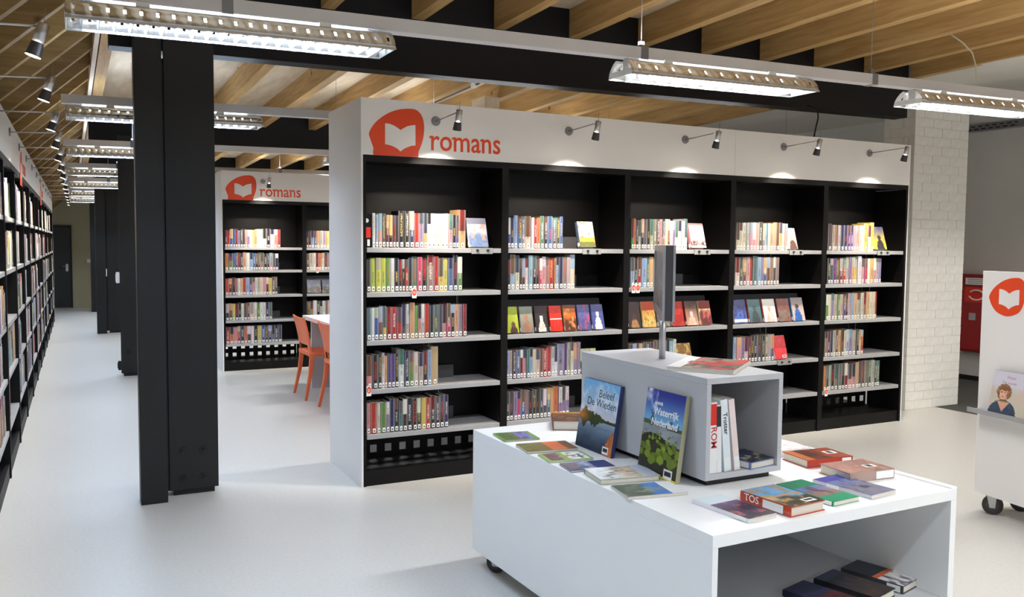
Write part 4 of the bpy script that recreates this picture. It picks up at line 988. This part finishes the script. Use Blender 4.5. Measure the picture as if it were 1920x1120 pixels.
# local: x along the face, y behind it, z up
b = MB(); b.box(0, 1.0, 0, .02, .112, 1.38); b.build('front_panel', M_white, mu, .001)
boxo('side_panel', M_white, mu, 0, .02, .02, .30, .112, 1.36, .001); boxo('side_panel', M_white, mu, .98, 1.0, .02, .30, .112, 1.36, .001)
boxo('base', M_white, mu, .02, .98, .02, .30, .115, .14)
boxo('ledge', M_shelf, mu, .018, .98, -.09, 0, .585, .60, .001); boxo('ledge_lip', M_shelf, mu, .018, .98, -.095, -.09, .585, .612)
logo(mu, .166, 1.24, True, 0., s=.66)
for x in (.09, .91): caster(mu, x, .045, .115, 3.85, .054); caster(mu, x, .25, .115, 3.85, .054)
lw = .2; a = math.radians(12)
Mb = mu.matrix_world @ axes((.145, -.07, .604), (1, 0, 0), (0, math.sin(a), math.cos(a)), (0, -math.cos(a), math.sin(a)))
hard_book('magazine', 'book with a portrait of a woman in a blue dress on the panel ledge', .27, .235, .012, Mb, (36, 34, 40), lambda u, v: art_woman(u*1.4, v), nx=48, ny=60, texts=(('Hooi', .085, .197, .026, M_inkp, 0), ('De mooie', .06, .168, .022, M_inkp, 0)))

# ------------------------------------------------------------------ fire hose cabinet
fc = empty('fire_hose_cabinet', T(7.63, 0, 0), 'red fire hose cabinet on the hall wall behind the brick pillar', 'cabinet')
boxo('body', M_red, fc, -.13, 0, .55, 1.44, .335, 1.215, .004); boxo('door', M_red, fc, -.15, -.13, .57, 1.42, .36, 1.19, .004)
boxo('notice', M_plast, fc, -.152, -.15, 1.02, 1.30, 1.1, 1.175)
for k in range(3): boxo('notice_line', M_lampd, fc, -.153, -.152, 1.06, 1.27, 1.115+k*.02, 1.12+k*.02)
boxo('hose_sign', M_redb, fc, -.153, -.15, .98, 1.3, .90, 1.07)
b = MB(); b.tube([(-.155, 1.16+.09*math.cos(t), .985+.055*math.sin(t)) for t in np.linspace(.6, 6.0, 18)], .009, 6); b.build('hose_symbol', M_inkw, fc)
boxo('lock', M_chrome, fc, -.156, -.15, 1.16, 1.24, .70, .78)

# ------------------------------------------------------------------ reading table and chairs
rt = empty('reading_table', T(0, 0, 0), 'white topped reading table with grey panel legs beside the orange chairs', 'table')
boxo('top', M_tablew, rt, .57, 1.75, 2.0, 3.86, .715, .755, .003)
boxo('leg_panel', M_grey, rt, .64, 1.68, 3.76, 3.80, 0, .715, .002); boxo('leg_panel', M_grey, rt, .64, 1.68, 2.1, 2.14, 0, .715, .002)
boxo('rail', M_grey, rt, 1.1, 1.14, 2.14, 3.76, .55, .715)
def make_chair():
    r = empty('dining_chair')
    # local: faces +x, seat width along y
    b = MB(); n = 8; V = []; F = []
    rows = [(-.0, .455), (-.012, .52), (-.02, .58), (-.032, .64), (-.046, .70), (-.062, .755), (-.070, .785)]
    for (x, z) in rows:
        hw = .205+.05*(z-.455)
        for j in range(n+1):
            t = j/n*2-1; bow = .010*(t*t)
            V.append((x+bow+.0, t*hw, z + (.008*t*t if z > .77 else 0)))
    m = n+1; k = len(V); V += [(x-.016, y, z) for x, y, z in V]
    for i in range(len(rows)-1):
        for j in range(n):
            if i == 0 and 1 <= j <= n-2: continue        # slot under the backrest
            a = i*m+j; F += [(a, a+1, a+m+1, a+m), (k+a, k+a+m, k+a+m+1, k+a+1)]
    for i in range(len(rows)-1): F += [(i*m, i*m+m, k+i*m+m, k+i*m), (i*m+n, k+i*m+n, k+i*m+m+n, i*m+m+n)]
    for j in range(n): a = (len(rows)-1)*m+j; F += [(a, a+1, k+a+1, k+a)]
    for j in range(1, n-1): a = m+j; F += [(a, k+a, k+a+1, a+1)]
    b.poly(V, F, smooth=False); b.build('backrest', M_chair, r, .002)
    b = MB(); pr = [(-.02, -.215), (.40, -.225), (.425, -.20), (.43, 0), (.425, .20), (.40, .225), (-.02, .215)]
    b.prism(pr, .415, .455); b.build('seat', M_chair, r, .008)
    for (xa, ya, xb, yb) in ((.01, -.2, -.06, -.235), (.01, .2, -.06, .235), (.39, -.2, .44, -.225), (.39, .2, .44, .225)):
        mid = ((xa*.75+xb*.25), (ya*.7+yb*.3)); b = MB()
        P = [(xa, ya, .43, .021), (mid[0], mid[1], .26, .018), (xb, yb, 0, .012)]; V = []
        for x, y, z, h in P: V += [(x-h, y-h, z), (x+h, y-h, z), (x+h, y+h, z), (x-h, y+h, z)]
        F = [(0, 1, 2, 3), (11, 10, 9, 8)]
        for s in (0, 4): F += [(s+i, s+4+i, s+4+(i+1) % 4, s+(i+1) % 4) for i in range(4)]
        b.poly(V, F); b.build('leg', M_chair, r, .004)
    return r
c1 = make_chair(); c1.matrix_world = T(.47, 3.315, 0); tag(c1, 'orange plastic chair at the table end farther from the white bookcase', 'chair', 'orange chairs at the reading table')
c2 = copy_tree(c1); c2.matrix_world = T(.505, 2.49, 0); tag(c2, 'orange plastic chair partly hidden by the white end panel', 'chair', 'orange chairs at the reading table')
